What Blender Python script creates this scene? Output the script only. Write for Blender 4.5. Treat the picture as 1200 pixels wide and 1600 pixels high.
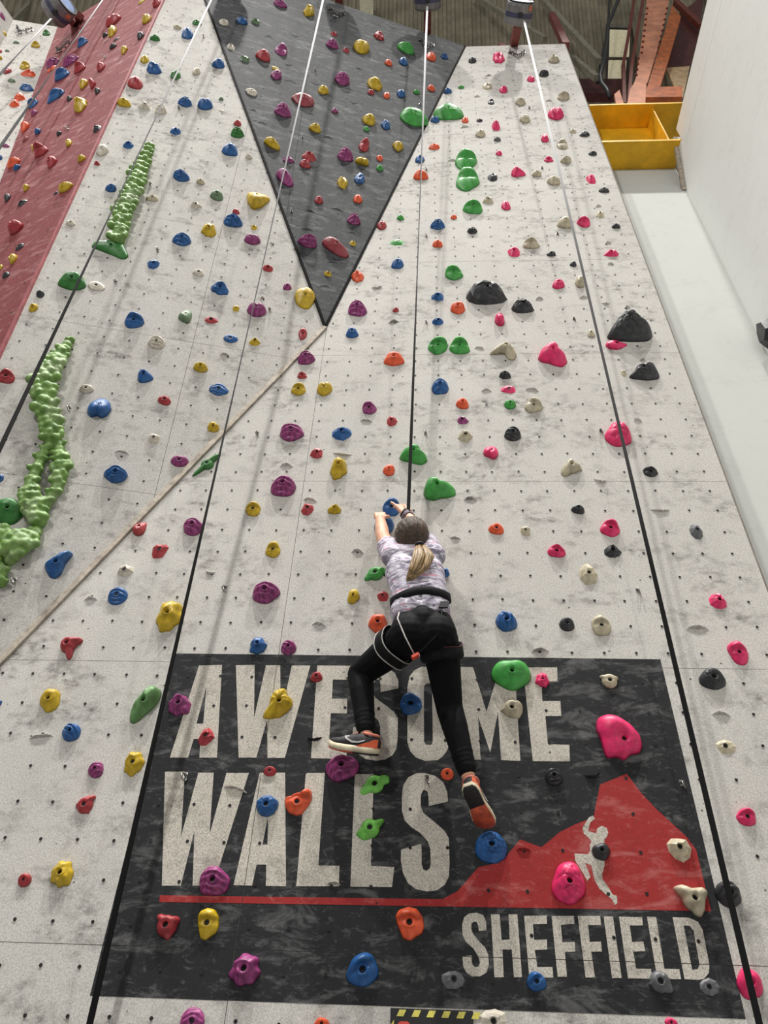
import bpy, bmesh, math, random
import numpy as np
from mathutils import Matrix, Vector

for o in list(bpy.data.objects):
    bpy.data.objects.remove(o)
SC = bpy.context.scene
COL = SC.collection
random.seed(7)

# ------------------------------------------------------------------ camera
# solved from the bolt-hole grid of the wall (0.1525 m pitch); image taken as 1200x1600
CAM_H = 1.62
FPX, PITCH, YAW, ROLL = 1180.6, 0.72772161, -0.06743459, 0.04742329
WALL_Y = 3.1806
FW = np.array([math.sin(YAW) * math.cos(PITCH), math.cos(YAW) * math.cos(PITCH), math.sin(PITCH)])
_rt = np.array([math.cos(YAW), -math.sin(YAW), 0.0])
_up = np.cross(_rt, FW)
RT = _rt * math.cos(ROLL) + _up * math.sin(ROLL)
UP = -_rt * math.sin(ROLL) + _up * math.cos(ROLL)
EYE = np.array([0.0, 0.0, CAM_H])
cam_data = bpy.data.cameras.new('camera')
cam_data.sensor_fit = 'VERTICAL'
cam_data.sensor_height = 36.0
cam_data.sensor_width = 27.0
cam_data.lens = FPX / 1600.0 * 36.0
cam_data.clip_start = 0.05
cam_data.clip_end = 200
cam = bpy.data.objects.new('camera', cam_data)
m3 = Matrix(((RT[0], UP[0], -FW[0]), (RT[1], UP[1], -FW[1]), (RT[2], UP[2], -FW[2])))
cam.matrix_world = Matrix.Translation(Vector(EYE)) @ m3.to_4x4()
COL.objects.link(cam)
SC.camera = cam

# ------------------------------------------------------------------ light
SC.view_settings.view_transform = 'Standard'
SC.view_settings.look = 'None'
SC.view_settings.gamma = 1.0
SC.view_settings.use_curve_mapping = False
SC.view_settings.exposure = -0.04
world = bpy.data.worlds.new('hall_light')
SC.world = world
world.use_nodes = True
bg = world.node_tree.nodes['Background']
bg.inputs[0].default_value = (1.0, 0.985, 0.955, 1)
bg.inputs[1].default_value = 0.29


def high_bay_or_fill(x, y, z, tx, ty, tz, watts, size, hood):
    ld = bpy.data.lights.new('high_bay_or_fill_lamp', 'AREA')
    ld.shape = 'DISK'
    ld.size = size
    ld.energy = watts
    ld.spread = math.radians(hood)
    ld.color = (1.0, 0.975, 0.935)
    lo = bpy.data.objects.new('high_bay_or_fill_lamp', ld)
    lo.location = (x, y, z)
    d = Vector((tx - x, ty - y, tz - z))
    lo.rotation_euler = d.to_track_quat('-Z', 'Y').to_euler()
    COL.objects.link(lo)


# hall lamps hang well above and behind the camera and point straight down, except the added fill
high_bay_or_fill(-2.3, -1.5, 20.0, -2.3, -1.3, 0.0, 555, 0.36, 78)
high_bay_or_fill(2.7, -1.5, 20.0, 2.7, -1.3, 0.0, 555, 0.36, 78)
high_bay_or_fill(-7.5, -1.5, 20.0, -7.5, -1.3, 0.0, 480, 0.40, 84)
high_bay_or_fill(-6.0, -9.0, 11.0, 0.0, 3.2, 1.5, 620, 1.0, 160)  # added fill lamp aimed low, brightens the wall bottom and right side wall


# ------------------------------------------------------------------ pixel geometry
def ray(p):
    return (p[0] - 600) / FPX * RT - (p[1] - 800) / FPX * UP + FW


def project(X):
    X = np.atleast_2d(np.asarray(X, float)) - EYE
    d = X @ FW
    return np.stack([600 + FPX * (X @ RT) / d, 800 - FPX * (X @ UP) / d], 1)


class Plane:
    """a plane with in-plane axes u (level, to the right), v (up) and w (out, to the hall)"""

    def __init__(self, o, u, n):
        self.o = np.asarray(o, float)
        self.u = np.asarray(u, float) / np.linalg.norm(u)
        n = np.asarray(n, float) / np.linalg.norm(n)
        if n[1] > 0:
            n = -n
        self.w = n
        self.v = np.cross(self.w, self.u)
        if self.v[2] < 0:
            self.v = -self.v

    def hit(self, p):
        d = ray(p)
        return EYE + d * (((self.o - EYE) @ self.w) / (d @ self.w))

    def uv(self, X):
        r = np.asarray(X) - self.o
        return np.array([r @ self.u, r @ self.v])

    def puv(self, p):
        return self.uv(self.hit(p))

    def xyz(self, u, v, w=0.0):
        return self.o + self.u * u + self.v * v + self.w * w


def on_y(p, Y):
    d = ray(p)
    return EYE + d * (Y / d[1])


def at(x, y, off):
    return on_y((x, y), WALL_Y - off)


def on_z(p, z):
    d = ray(p)
    return EYE + d * ((z - CAM_H) / d[2])


def solve(P, px, L, far=True):
    d = ray(px)
    r = np.asarray(P) - EYE
    b, a, c = d @ r, d @ d, r @ r - L * L
    q = b * b - a * c
    t = b / a if q < 0 else ((b + math.sqrt(q)) / a if far else (b - math.sqrt(q)) / a)
    return EYE + t * d


TOP_Z = 12.24
P0 = Plane((0, WALL_Y, 0), (1, 0, 0), (0, -1, 0))
A3 = P0.hit((508, 512))
L3 = P0.hit((0, 1035))
B3 = P0.hit((727, 72))
_a = math.radians(12.0)
_hd = np.array([math.cos(_a), math.sin(_a), 0])
P1 = Plane(A3, _hd, np.cross(_hd, L3 - A3))
C3 = P1.hit((320, 0))
E0 = P1.hit((255, 0))
E1 = P1.hit((0, 552))


def along(Pa, Pb, z):
    return Pa + (Pb - Pa) * ((z - Pa[2]) / (Pb[2] - Pa[2]))


CT = along(A3, C3, TOP_Z)
ET = along(E1, E0, TOP_Z)
EB = along(E1, E0, 2.155)
_n2 = np.cross(B3 - A3, C3 - A3)
P2 = Plane(A3, np.cross((0, 0, 1), _n2) * (1 if np.cross((0, 0, 1), _n2)[0] > 0 else -1), _n2)
X1 = on_z((90, 42), TOP_Z)
_hd3 = ET - X1
P3 = Plane(ET, _hd3, np.cross(_hd3, ET - EB))
X1 = P3.hit((90, 42))
X2 = P3.hit((0, 285))
XB = along(X1, X2, 4.0)
Y1 = on_z((21, 31), X1[2])
P4 = Plane(X1, X1 - Y1, np.cross(X1 - Y1, X1 - X2))
Y1 = P4.hit((21, 31))
YB = Y1 + (X2 - X1) * 1.6
Z1 = on_z((3, 5), Y1[2])
P5 = Plane(Y1, Y1 - Z1, np.cross(Y1 - Z1, X1 - X2))


# ------------------------------------------------------------------ materials
def lin(c):
    out = []
    for v in c:
        v = v / 255.0
        out.append(v / 12.92 if v <= 0.04045 else ((v + 0.055) / 1.055) ** 2.4)
    return out + [1.0]


class NT:
    def __init__(self, name, rough=0.6, metal=0.0):
        self.m = bpy.data.materials.new(name)
        self.m.use_nodes = True
        self.t = self.m.node_tree
        self.b = self.t.nodes['Principled BSDF']
        self.b.inputs['Roughness'].default_value = rough
        self.b.inputs['Metallic'].default_value = metal
        self.co = self.t.nodes.new('ShaderNodeTexCoord')

    def n(self, kind, **kw):
        nd = self.t.nodes.new(kind)
        for k, v in kw.items():
            setattr(nd, k, v)
        return nd

    def link(self, a, b):
        self.t.links.new(a, b)

    def coords(self, scale=(1, 1, 1), rot=(0, 0, 0), src='Object'):
        mp = self.n('ShaderNodeMapping')
        mp.inputs['Scale'].default_value = scale
        mp.inputs['Rotation'].default_value = rot
        self.link(self.co.outputs[src], mp.inputs['Vector'])
        return mp.outputs[0]

    def noise(self, scale, detail=3, rough=0.55, vec=None, dist=0.0):
        nd = self.n('ShaderNodeTexNoise')
        nd.inputs['Scale'].default_value = scale
        nd.inputs['Detail'].default_value = detail
        nd.inputs['Roughness'].default_value = rough
        nd.inputs['Distortion'].default_value = dist
        self.link(vec if vec is not None else self.co.outputs['Object'], nd.inputs['Vector'])
        return nd.outputs['Fac']

    def ramp(self, fac, stops, interp='LINEAR'):
        r = self.n('ShaderNodeValToRGB')
        r.color_ramp.interpolation = interp
        el = r.color_ramp.elements
        while len(el) < len(stops):
            el.new(0.5)
        for e, (p, c) in zip(el, stops):
            e.position = p
            e.color = c if not isinstance(c, (int, float)) else (c, c, c, 1)
        self.link(fac, r.inputs[0])
        return r.outputs[0]

    def mix(self, fac, a, b, blend='MIX'):
        mx = self.n('ShaderNodeMix', data_type='RGBA', blend_type=blend)
        for sock, val in ((mx.inputs[0], fac), (mx.inputs[6], a), (mx.inputs[7], b)):
            if isinstance(val, (int, float, list, tuple)):
                sock.default_value = val
            else:
                self.link(val, sock)
        return mx.outputs[2]

    def colour(self, c):
        if isinstance(c, (list, tuple)):
            self.b.inputs['Base Color'].default_value = c
        else:
            self.link(c, self.b.inputs['Base Color'])

    def bump(self, fac, strength=0.2, dist=0.01):
        bp = self.n('ShaderNodeBump')
        bp.inputs['Strength'].default_value = strength
        bp.inputs['Distance'].default_value = dist
        self.link(fac, bp.inputs['Height'])
        self.link(bp.outputs[0], self.b.inputs['Normal'])


def wall_mat(name, base, scuff, scuff_amt=0.5, grain=0.16, streak=None, streak_amt=0.4, rough=0.85,
             relief=0.12, pits=True, streak_rot=0.0):
    t = NT(name, rough)
    g = t.noise(150, 4, 0.75)
    g2 = t.noise(260, 2, 0.6)
    col = t.mix(t.ramp(g, [(0.34, grain * 2.6), (0.58, 0.0)]), lin(base), lin(scuff))
    col = t.mix(t.ramp(g2, [(0.32, grain * 2.2), (0.5, 0.0)]), col, lin([v * 0.55 for v in base]))
    # rubber and chalk scuffs, wider than tall
    s = t.noise(4.2, 6, 0.62, t.coords((1.0, 1.0, 1.7)))
    s2 = t.noise(16.0, 5, 0.66, t.coords((1.0, 1.0, 1.5)))
    sm = t.n('ShaderNodeMath', operation='MULTIPLY')
    t.link(t.ramp(s, [(0.47, 0.0), (0.70, 1.0)]), sm.inputs[0])
    t.link(t.ramp(s2, [(0.42, 0.0), (0.68, 1.0)]), sm.inputs[1])
    sc = t.n('ShaderNodeMath', operation='MULTIPLY')
    t.link(sm.outputs[0], sc.inputs[0])
    sc.inputs[1].default_value = scuff_amt
    col = t.mix(sc.outputs[0], col, lin(scuff))
    big = t.noise(0.9, 3, 0.5)
    col = t.mix(t.ramp(big, [(0.35, 0.10), (0.65, 0.0)]), col, lin(scuff))
    if streak:
        st = t.noise(5.0, 6, 0.7, t.coords((1.0, 1.0, 2.6), (0, streak_rot, 0)), 0.6)
        stf = t.n('ShaderNodeMath', operation='MULTIPLY')
        t.link(t.ramp(st, [(0.52, 0.0), (0.74, 1.0)]), stf.inputs[0])
        stf.inputs[1].default_value = streak_amt
        col = t.mix(stf.outputs[0], col, lin(streak))
        st2 = t.noise(22.0, 5, 0.75, t.coords((1.0, 1.0, 1.8), (0, streak_rot, 0)), 0.8)
        stg = t.n('ShaderNodeMath', operation='MULTIPLY')
        t.link(t.ramp(st2, [(0.56, 0.0), (0.78, 1.0)]), stg.inputs[0])
        stg.inputs[1].default_value = streak_amt * 0.8
        col = t.mix(stg.outputs[0], col, lin(streak))
    if pits:
        v = t.n('ShaderNodeTexVoronoi', feature='F1')
        v.inputs['Scale'].default_value = 7.5
        t.link(t.co.outputs['Object'], v.inputs['Vector'])
        col = t.mix(t.ramp(v.outputs['Distance'], [(0.030, 0.85), (0.045, 0.0)]), col, lin((45, 42, 40)))
        v2 = t.n('ShaderNodeTexVoronoi', feature='F1')
        v2.inputs['Scale'].default_value = 13.0
        t.link(t.coords((1.1, 1.0, 0.93), (0.3, 0.5, 0.2)), v2.inputs['Vector'])
        col = t.mix(t.ramp(v2.outputs['Distance'], [(0.030, 0.7), (0.05, 0.0)]), col, lin((70, 66, 62)))
    t.colour(col)
    h = t.noise(60, 5, 0.7)
    t.bump(h, relief, 0.006)
    t.b.inputs['Specular IOR Level'].default_value = 0.2
    return t.m


M = {}
M['white_paint'] = wall_mat('white_paint', (212, 209, 203), (96, 92, 88), 1.0, 0.19)
M['sign_grey'] = wall_mat('sign_grey', (41, 42, 44), (26, 26, 28), 0.5, 0.14, (165, 165, 165), 0.36, 0.8)
M['grey_paint'] = wall_mat('grey_paint', (71, 73, 75), (42, 43, 46), 0.9, 0.12, (168, 170, 170), 0.42, 0.8, 0.5, False)
M['red_paint'] = wall_mat('red_paint', (138, 68, 72), (104, 52, 56), 0.6, 0.12, (214, 178, 178), 0.5, 0.8, 0.2, False, 0.9)
M['sign_red'] = wall_mat('sign_red', (158, 48, 48), (108, 38, 38), 0.45, 0.12, (208, 150, 145), 0.42, 0.8)
M['letter_white'] = wall_mat('letter_white', (212, 206, 194), (96, 90, 84), 0.9, 0.24)
M['board_white'] = wall_mat('board_white', (204, 206, 202), (180, 180, 174), 0.5, 0.03, None, 0, 0.75, 0.15, False)

M['side_white'] = wall_mat('side_white', (238, 239, 236), (214, 213, 208), 0.5, 0.03, None, 0, 0.75, 0.15, False)


def plain(name, c, rough=0.55, metal=0.0, var=0.12, scale=18.0, bump=0.0, dirt=None, dirt_amt=0.4):
    t = NT(name, rough, metal)
    f = t.noise(scale, 4, 0.6)
    col = t.mix(t.ramp(f, [(0.35, 0.0), (0.68, 1.0)]), lin([v * (1 - var) for v in c]), lin([min(255, v * (1 + var)) for v in c]))
    if dirt:
        d = t.noise(scale * 0.35, 6, 0.7)
        dm = t.n('ShaderNodeMath', operation='MULTIPLY')
        t.link(t.ramp(d, [(0.5, 0.0), (0.68, 1.0)]), dm.inputs[0])
        dm.inputs[1].default_value = dirt_amt
        col = t.mix(dm.outputs[0], col, lin(dirt))
    t.colour(col)
    if bump:
        t.bump(t.noise(scale * 4, 4, 0.6), bump, 0.004)
    return t.m


HOLD_COL = dict(
    red=(170, 54, 60), purple=(158, 64, 124), yellow=(196, 164, 26), blue=(30, 88, 150), green=(66, 158, 68),
    dark_green=(48, 116, 46), sage=(98, 124, 92), orange=(232, 92, 52), pink=(226, 44, 104), beige=(190, 180, 154),
    white=(208, 200, 184), black=(46, 47, 50), grey=(96, 97, 100), lime=(112, 190, 78), pale_green=(98, 142, 84), wine=(150, 60, 68))
for k, c in HOLD_COL.items():
    t = NT('resin_' + k, 0.42)
    f = t.noise(30, 4, 0.6)
    col = t.mix(t.ramp(f, [(0.3, 0.0), (0.7, 1.0)]), lin([v * 0.86 for v in c]), lin([min(255, v * 1.10) for v in c]))
    ch = t.noise(9, 6, 0.72)
    cm = t.n('ShaderNodeMath', operation='MULTIPLY')
    t.link(t.ramp(ch, [(0.54, 0.0), (0.80, 1.0)]), cm.inputs[0])
    cm.inputs[1].default_value = 0.38
    col = t.mix(cm.outputs[0], col, lin([(v + 200) / 2 for v in c]))
    if k == 'purple':
        wv = t.n('ShaderNodeTexWave', wave_type='BANDS')
        wv.inputs['Scale'].default_value = 26.0
        wv.inputs['Distortion'].default_value = 5.0
        wv.inputs['Detail'].default_value = 1.5
        wv.inputs['Detail Scale'].default_value = 1.2
        t.link(t.coords((0.5, 1.0, 0.6), (0.2, 0.3, 0.4)), wv.inputs['Vector'])
        col = t.mix(t.ramp(wv.outputs['Fac'], [(0.25, 0.0), (0.75, 0.55)]), col, lin((98, 34, 84)))
    t.colour(col)
    t.bump(t.noise(120, 3, 0.6), 0.14, 0.003)
    M['resin_' + k] = t.m
M['bolt_steel'] = plain('bolt_steel', (34, 32, 32), 0.45, 0.6, 0.2, 60)
M['nut_dark'] = plain('nut_dark', (24, 22, 21), 0.7, 0.3, 0.2, 60)
M['joint_dark'] = plain('joint_dark', (70, 66, 62), 0.9)
M['edge_black'] = plain('edge_black', (12, 12, 13), 0.8)
M['edge_black'].node_tree.nodes['Principled BSDF'].inputs['Specular IOR Level'].default_value = 0.05
M['batten'] = plain('batten', (176, 166, 152), 0.8, 0, 0.12, 25, 0.1, (110, 98, 88), 0.6)
M['vine_green'] = None


# ------------------------------------------------------------------ object helpers
def mesh_obj(name, verts, faces, mat, parent=None, smooth=False):
    me = bpy.data.meshes.new(name)
    me.from_pydata([tuple(map(float, v)) for v in verts], [], faces)
    me.update()
    if smooth:
        me.polygons.foreach_set('use_smooth', [True] * len(me.polygons))
    o = bpy.data.objects.new(name, me)
    if mat is not None:
        me.materials.append(mat)
    COL.objects.link(o)
    if parent is not None:
        o.parent = parent
    return o


def bm_obj(name, bm, mat, parent=None, smooth=False):
    me = bpy.data.meshes.new(name)
    bmesh.ops.recalc_face_normals(bm, faces=bm.faces[:])
    bm.to_mesh(me)
    bm.free()
    if smooth:
        me.polygons.foreach_set('use_smooth', [True] * len(me.polygons))
    o = bpy.data.objects.new(name, me)
    if mat is not None:
        me.materials.append(mat)
    COL.objects.link(o)
    if parent is not None:
        o.parent = parent
    return o


def empty(name, loc=(0, 0, 0)):
    o = bpy.data.objects.new(name, None)
    o.location = tuple(map(float, loc))
    o.empty_display_size = 0.1
    COL.objects.link(o)
    return o


def part(name, bm, mat, thing, smooth=False):
    """a part in world coordinates parented to a thing whose empty stands at its base"""
    o = bm_obj(name, bm, mat, None, smooth)
    o.parent = thing
    o.matrix_parent_inverse = Matrix.Translation(thing.location).inverted()
    return o


def subpart(name, bm, mat, owner, smooth=False):
    o = bm_obj(name, bm, mat, None, smooth)
    o.parent = owner
    return o


def tag(o, label, cat=None, group=None, kind=None):
    if label:
        o['label'] = label
    if cat:
        o['category'] = cat
    if group:
        o['group'] = group
    if kind:
        o['kind'] = kind
    return o


def frame_of(a, b, hint=(0, 0, 1)):
    z = np.asarray(b, float) - np.asarray(a, float)
    z = z / np.linalg.norm(z)
    h = np.asarray(hint, float)
    if abs(h @ z) > 0.95:
        h = np.array([1.0, 0, 0])
    x = np.cross(h, z)
    x /= np.linalg.norm(x)
    return x, np.cross(z, x), z


def add_bar(bm, a, b, w, d, hint=(0, 0, 1)):
    a, b = np.asarray(a, float), np.asarray(b, float)
    x, y, z = frame_of(a, b, hint)
    vs = []
    for p in (a, b):
        for sx, sy in ((-1, -1), (1, -1), (1, 1), (-1, 1)):
            vs.append(bm.verts.new(p + x * sx * w / 2 + y * sy * d / 2))
    for f in ((0, 1, 2, 3), (4, 5, 6, 7), (0, 1, 5, 4), (1, 2, 6, 5), (2, 3, 7, 6), (3, 0, 4, 7)):
        bm.faces.new([vs[i] for i in f])


def add_box(bm, lo, hi):
    vs = [bm.verts.new((x, y, z)) for x in (lo[0], hi[0]) for y in (lo[1], hi[1]) for z in (lo[2], hi[2])]
    for f in ((0, 1, 3, 2), (4, 5, 7, 6), (0, 1, 5, 4), (2, 3, 7, 6), (0, 2, 6, 4), (1, 3, 7, 5)):
        bm.faces.new([vs[i] for i in f])


def add_cyl(bm, a, b, r0, r1=None, n=16, cap=True):
    r1 = r0 if r1 is None else r1
    a, b = np.asarray(a, float), np.asarray(b, float)
    x, y, z = frame_of(a, b)
    ring = []
    for p, r in ((a, r0), (b, r1)):
        ring.append([bm.verts.new(p + (x * math.cos(t) + y * math.sin(t)) * r) for t in [2 * math.pi * i / n for i in range(n)]])
    for i in range(n):
        bm.faces.new([ring[0][i], ring[0][(i + 1) % n], ring[1][(i + 1) % n], ring[1][i]])
    if cap:
        bm.faces.new(ring[0])
        bm.faces.new(ring[1])


def add_lathe(bm, a, axis, prof, n=28):
    """prof: list of (distance along axis, radius)"""
    a = np.asarray(a, float)
    x, y, z = frame_of(a, a + np.asarray(axis, float))
    rings = []
    for h, r in prof:
        if r < 1e-6:
            rings.append([bm.verts.new(a + z * h)])
        else:
            rings.append([bm.verts.new(a + z * h + (x * math.cos(t) + y * math.sin(t)) * r) for t in [2 * math.pi * i / n for i in range(n)]])
    for p, q in zip(rings, rings[1:]):
        for i in range(n):
            j = (i + 1) % n
            if len(p) == 1 and len(q) == 1:
                continue
            if len(p) == 1:
                bm.faces.new([p[0], q[i], q[j]])
            elif len(q) == 1:
                bm.faces.new([p[i], p[j], q[0]])
            else:
                bm.faces.new([p[i], p[j], q[j], q[i]])


def add_torus(bm, c, axis, R, r, n=14, m=6, sx=1.0):
    c = np.asarray(c, float)
    x, y, z = frame_of(c, c + np.asarray(axis, float))
    rings = []
    for i in range(n):
        t = 2 * math.pi * i / n
        d = x * math.cos(t) * sx + y * math.sin(t)
        e = x * math.cos(t) + y * math.sin(t)
        rings.append([bm.verts.new(c + d * R + (e * math.cos(s) + z * math.sin(s)) * r) for s in [2 * math.pi * k / m for k in range(m)]])
    for i in range(n):
        for k in range(m):
            bm.faces.new([rings[i][k], rings[(i + 1) % n][k], rings[(i + 1) % n][(k + 1) % m], rings[i][(k + 1) % m]])


def add_tube(bm, pts, rad, n=8):
    pts = [np.asarray(p, float) for p in pts]
    rings = []
    px = None
    for i, p in enumerate(pts):
        d = pts[min(i + 1, len(pts) - 1)] - pts[max(i - 1, 0)]
        x, y, z = frame_of(p, p + d, px if px is not None else (0.3, 0.8, 0.5))
        px = y
        r = rad[i] if hasattr(rad, '__len__') else rad
        rings.append([bm.verts.new(p + (x * math.cos(t) + y * math.sin(t)) * r) for t in [2 * math.pi * k / n for k in range(n)]])
    for a, b in zip(rings, rings[1:]):
        for k in range(n):
            bm.faces.new([a[k], a[(k + 1) % n], b[(k + 1) % n], b[k]])
    bm.faces.new(rings[0])
    bm.faces.new(rings[-1])


def remeshed(name, bm, voxel, mat, parent=None, smooth_it=4, adapt=0.0):
    """one continuous skin grown over overlapping solids"""
    me = bpy.data.meshes.new(name + '_raw')
    bmesh.ops.recalc_face_normals(bm, faces=bm.faces[:])
    bm.to_mesh(me)
    bm.free()
    tmp = bpy.data.objects.new(name + '_raw', me)
    COL.objects.link(tmp)
    md = tmp.modifiers.new('r', 'REMESH')
    md.mode = 'VOXEL'
    md.voxel_size = voxel
    md.adaptivity = adapt
    if smooth_it:
        sm = tmp.modifiers.new('s', 'SMOOTH')
        sm.factor = 0.5
        sm.iterations = smooth_it
    dg = bpy.context.evaluated_depsgraph_get()
    ev = tmp.evaluated_get(dg)
    out = bpy.data.meshes.new_from_object(ev)
    out.name = name
    bpy.data.objects.remove(tmp)
    out.materials.clear()
    out.materials.append(mat)
    out.polygons.foreach_set('use_smooth', [True] * len(out.polygons))
    o = bpy.data.objects.new(name, out)
    COL.objects.link(o)
    if parent is not None:
        o.parent = parent
        o.matrix_parent_inverse = Matrix.Translation(parent.location).inverted()
    return o


def add_ball(bm, c, r, seg=12, rings=8, axes=None, scale=(1, 1, 1)):
    c = np.asarray(c, float)
    if axes is None:
        axes = (np.array([1.0, 0, 0]), np.array([0, 1.0, 0]), np.array([0, 0, 1.0]))
    rows = []
    for i in range(rings + 1):
        ph = math.pi * i / rings
        if i in (0, rings):
            rows.append([bm.verts.new(c + axes[2] * r * scale[2] * math.cos(ph))])
        else:
            rows.append([bm.verts.new(c + r * (axes[0] * scale[0] * math.sin(ph) * math.cos(t) + axes[1] * scale[1] * math.sin(ph) * math.sin(t) + axes[2] * scale[2] * math.cos(ph))) for t in [2 * math.pi * k / seg for k in range(seg)]])
    for a, b in zip(rows, rows[1:]):
        for k in range(seg):
            j = (k + 1) % seg
            if len(a) == 1:
                bm.faces.new([a[0], b[k], b[j]])
            elif len(b) == 1:
                bm.faces.new([a[k], a[j], b[0]])
            else:
                bm.faces.new([a[k], a[j], b[j], b[k]])


def add_limb(bm, pts, rad, n=14):
    for p, r in zip(pts, rad):
        add_ball(bm, p, r, n, 8)
    for (p, r), (q, s) in zip(zip(pts, rad), list(zip(pts, rad))[1:]):
        if np.linalg.norm(np.asarray(p) - np.asarray(q)) > 1e-5:
            add_cyl(bm, p, q, r, s, n)


# ------------------------------------------------------------------ the climbing wall (structure)
def clip_half(poly, a, b, c):
    """keep a*u + b*v <= c"""
    out = []
    for i in range(len(poly)):
        p, q = poly[i], poly[(i + 1) % len(poly)]
        fp, fq = a * p[0] + b * p[1] - c, a * q[0] + b * q[1] - c
        if fp <= 0:
            out.append(p)
        if (fp < 0 < fq) or (fq < 0 < fp):
            s = fp / (fp - fq)
            out.append((p[0] + (q[0] - p[0]) * s, p[1] + (q[1] - p[1]) * s))
    return out


def clip_rect(poly, u0, u1, v0, v1):
    for h in ((-1, 0, -u0), (1, 0, u1), (0, -1, -v0), (0, 1, v1)):
        poly = clip_half(poly, *h)
        if len(poly) < 3:
            return []
    return poly


def area(poly):
    return 0.5 * abs(sum(poly[i][0] * poly[(i + 1) % len(poly)][1] - poly[(i + 1) % len(poly)][0] * poly[i][1] for i in range(len(poly))))


def triangulate(poly):
    """ear clipping of a simple polygon"""
    pts = [tuple(p) for p in poly]
    if sum(pts[i][0] * pts[(i + 1) % len(pts)][1] - pts[(i + 1) % len(pts)][0] * pts[i][1] for i in range(len(pts))) < 0:
        pts.reverse()
    tris = []
    cr = lambda o, a, b: (a[0] - o[0]) * (b[1] - o[1]) - (a[1] - o[1]) * (b[0] - o[0])
    guard = 0
    while len(pts) > 3 and guard < 2000:
        guard += 1
        for i in range(len(pts)):
            p, q, r = pts[i - 1], pts[i], pts[(i + 1) % len(pts)]
            if cr(p, q, r) <= 1e-12:
                continue
            if any(cr(p, q, s) >= 0 and cr(q, r, s) >= 0 and cr(r, p, s) >= 0 for s in pts if s not in (p, q, r)):
                continue
            tris.append([p, q, r])
            pts.pop(i)
            break
        else:
            pts.pop(0)
    tris.append(pts)
    return tris


def add_prism(bm, pl, poly, w0, w1):
    a = [bm.verts.new(pl.xyz(u, v, w0)) for u, v in poly]
    b = [bm.verts.new(pl.xyz(u, v, w1)) for u, v in poly]
    bm.faces.new(a[::-1])
    bm.faces.new(b)
    for i in range(len(poly)):
        j = (i + 1) % len(poly)
        bm.faces.new([a[i], a[j], b[j], b[i]])


def build_face(name, label, pl, region, us, vs, mat, holes, mat_fn=None, skew=0.0):
    """a plywood-clad face: backing slab, panels with open joints, bolt holes. region/us/vs in plane coordinates"""
    tris = triangulate(region)
    bm = bmesh.new()
    for t in tris:
        add_prism(bm, pl, t, -0.12, -0.02)
    root = bm_obj(name, bm, M['joint_dark'])
    tag(root, label, 'wall', None, 'structure')
    g = 0.0012
    for a, b in zip(us, us[1:]):
        for c, d in zip(vs, vs[1:]):
            bm = bmesh.new()
            tot = 0
            for t in tris:
                s = [(u - skew * v, v) for u, v in t]
                q = clip_rect(s, a + g, b - g, c + g, d - g)
                q = [(u + skew * v, v) for u, v in q]
                if len(q) >= 3 and area(q) > 1e-4:
                    add_prism(bm, pl, q, -0.02, 0.0)
                    tot += area(q)
            if tot > 2e-3:
                bm_obj('panel', bm, mat, root)
            else:
                bm.free()
    if holes:
        (gu, pu), (gv, pv) = holes
        bm = bmesh.new()
        umin = min(p[0] for p in region); umax = max(p[0] for p in region)
        vmin = min(p[1] for p in region); vmax = max(p[1] for p in region)
        rnd = random.Random(3)
        for j in range(int((vmin - gv) / pv) - 1, int((vmax - gv) / pv) + 2):
            for i in range(int((umin - gu) / pu) - 3, int((umax - gu) / pu) + 4):
                v = gv + j * pv
                u = gu + i * pu + skew * v
                ins = False
                for t in tris:
                    c = [(t[(k + 1) % 3][0] - t[k][0]) * (v - t[k][1]) - (t[(k + 1) % 3][1] - t[k][1]) * (u - t[k][0]) for k in range(3)]
                    if all(x > 0.008 for x in c) or all(x < -0.008 for x in c):
                        ins = True
                px = project(pl.xyz(u, v))[0]
                if not ins or px[0] < -90 or px[0] > 1290 or px[1] < -60 or px[1] > 1690:
                    continue
                u += rnd.uniform(-.003, .003)
                v += rnd.uniform(-.003, .003)
                r = 0.0072
                vsn = [bm.verts.new(pl.xyz(u + r * math.cos(k * math.pi / 4), v + r * math.sin(k * math.pi / 4), 0.0030)) for k in range(8)]
                bm.faces.new(vsn)
        h = bm_obj('bolt_holes', bm, M['nut_dark'], root)
        h['kind'] = 'stuff'
    return root


def frange(a, b, s):
    out = []
    while a < b + 1e-9:
        out.append(a)
        a += s
    return out


reg0 = [(1.745, 0.3), (1.745, TOP_Z - 0.02), tuple(P0.uv(along(A3, B3, TOP_Z - 0.02))), tuple(P0.uv(A3)), tuple(P0.uv(along(A3, L3, 0.3)))]
z_seam = 4.7015
W0 = build_face('wall_front', 'tall off-white main climbing wall of bolt-holed plywood panels with dark sign', P0, reg0,
                [-5.575, -3.135, -0.695, 1.7451], frange(z_seam - 1.22 * 4, TOP_Z + 1.3, 1.22), M['white_paint'],
                ((-0.19777, 0.1525), (1.02317 + CAM_H, 0.1525)))
reg1 = [tuple(P1.uv(X)) for X in (A3, CT, ET, EB)]
s1v = P1.puv((132, 757))[1]
s1u = P1.puv((320, 462))
W1 = build_face('wall_left', 'off-white overhanging climbing wall with green vines left of the grey triangle', P1, reg1,
                [s1u[0] + 0.03 * s1u[1] + 2.648 * k for k in range(-3, 4)], [s1v + 1.304 * k for k in range(-4, 9)], M['white_paint'],
                ((0.0261, 0.1655), (0.0324, 0.163)), None, -0.03)
reg2 = [tuple(P2.uv(X)) for X in (A3, CT, along(A3, B3, TOP_Z))]
s2u = P2.puv((511, 325))
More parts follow.
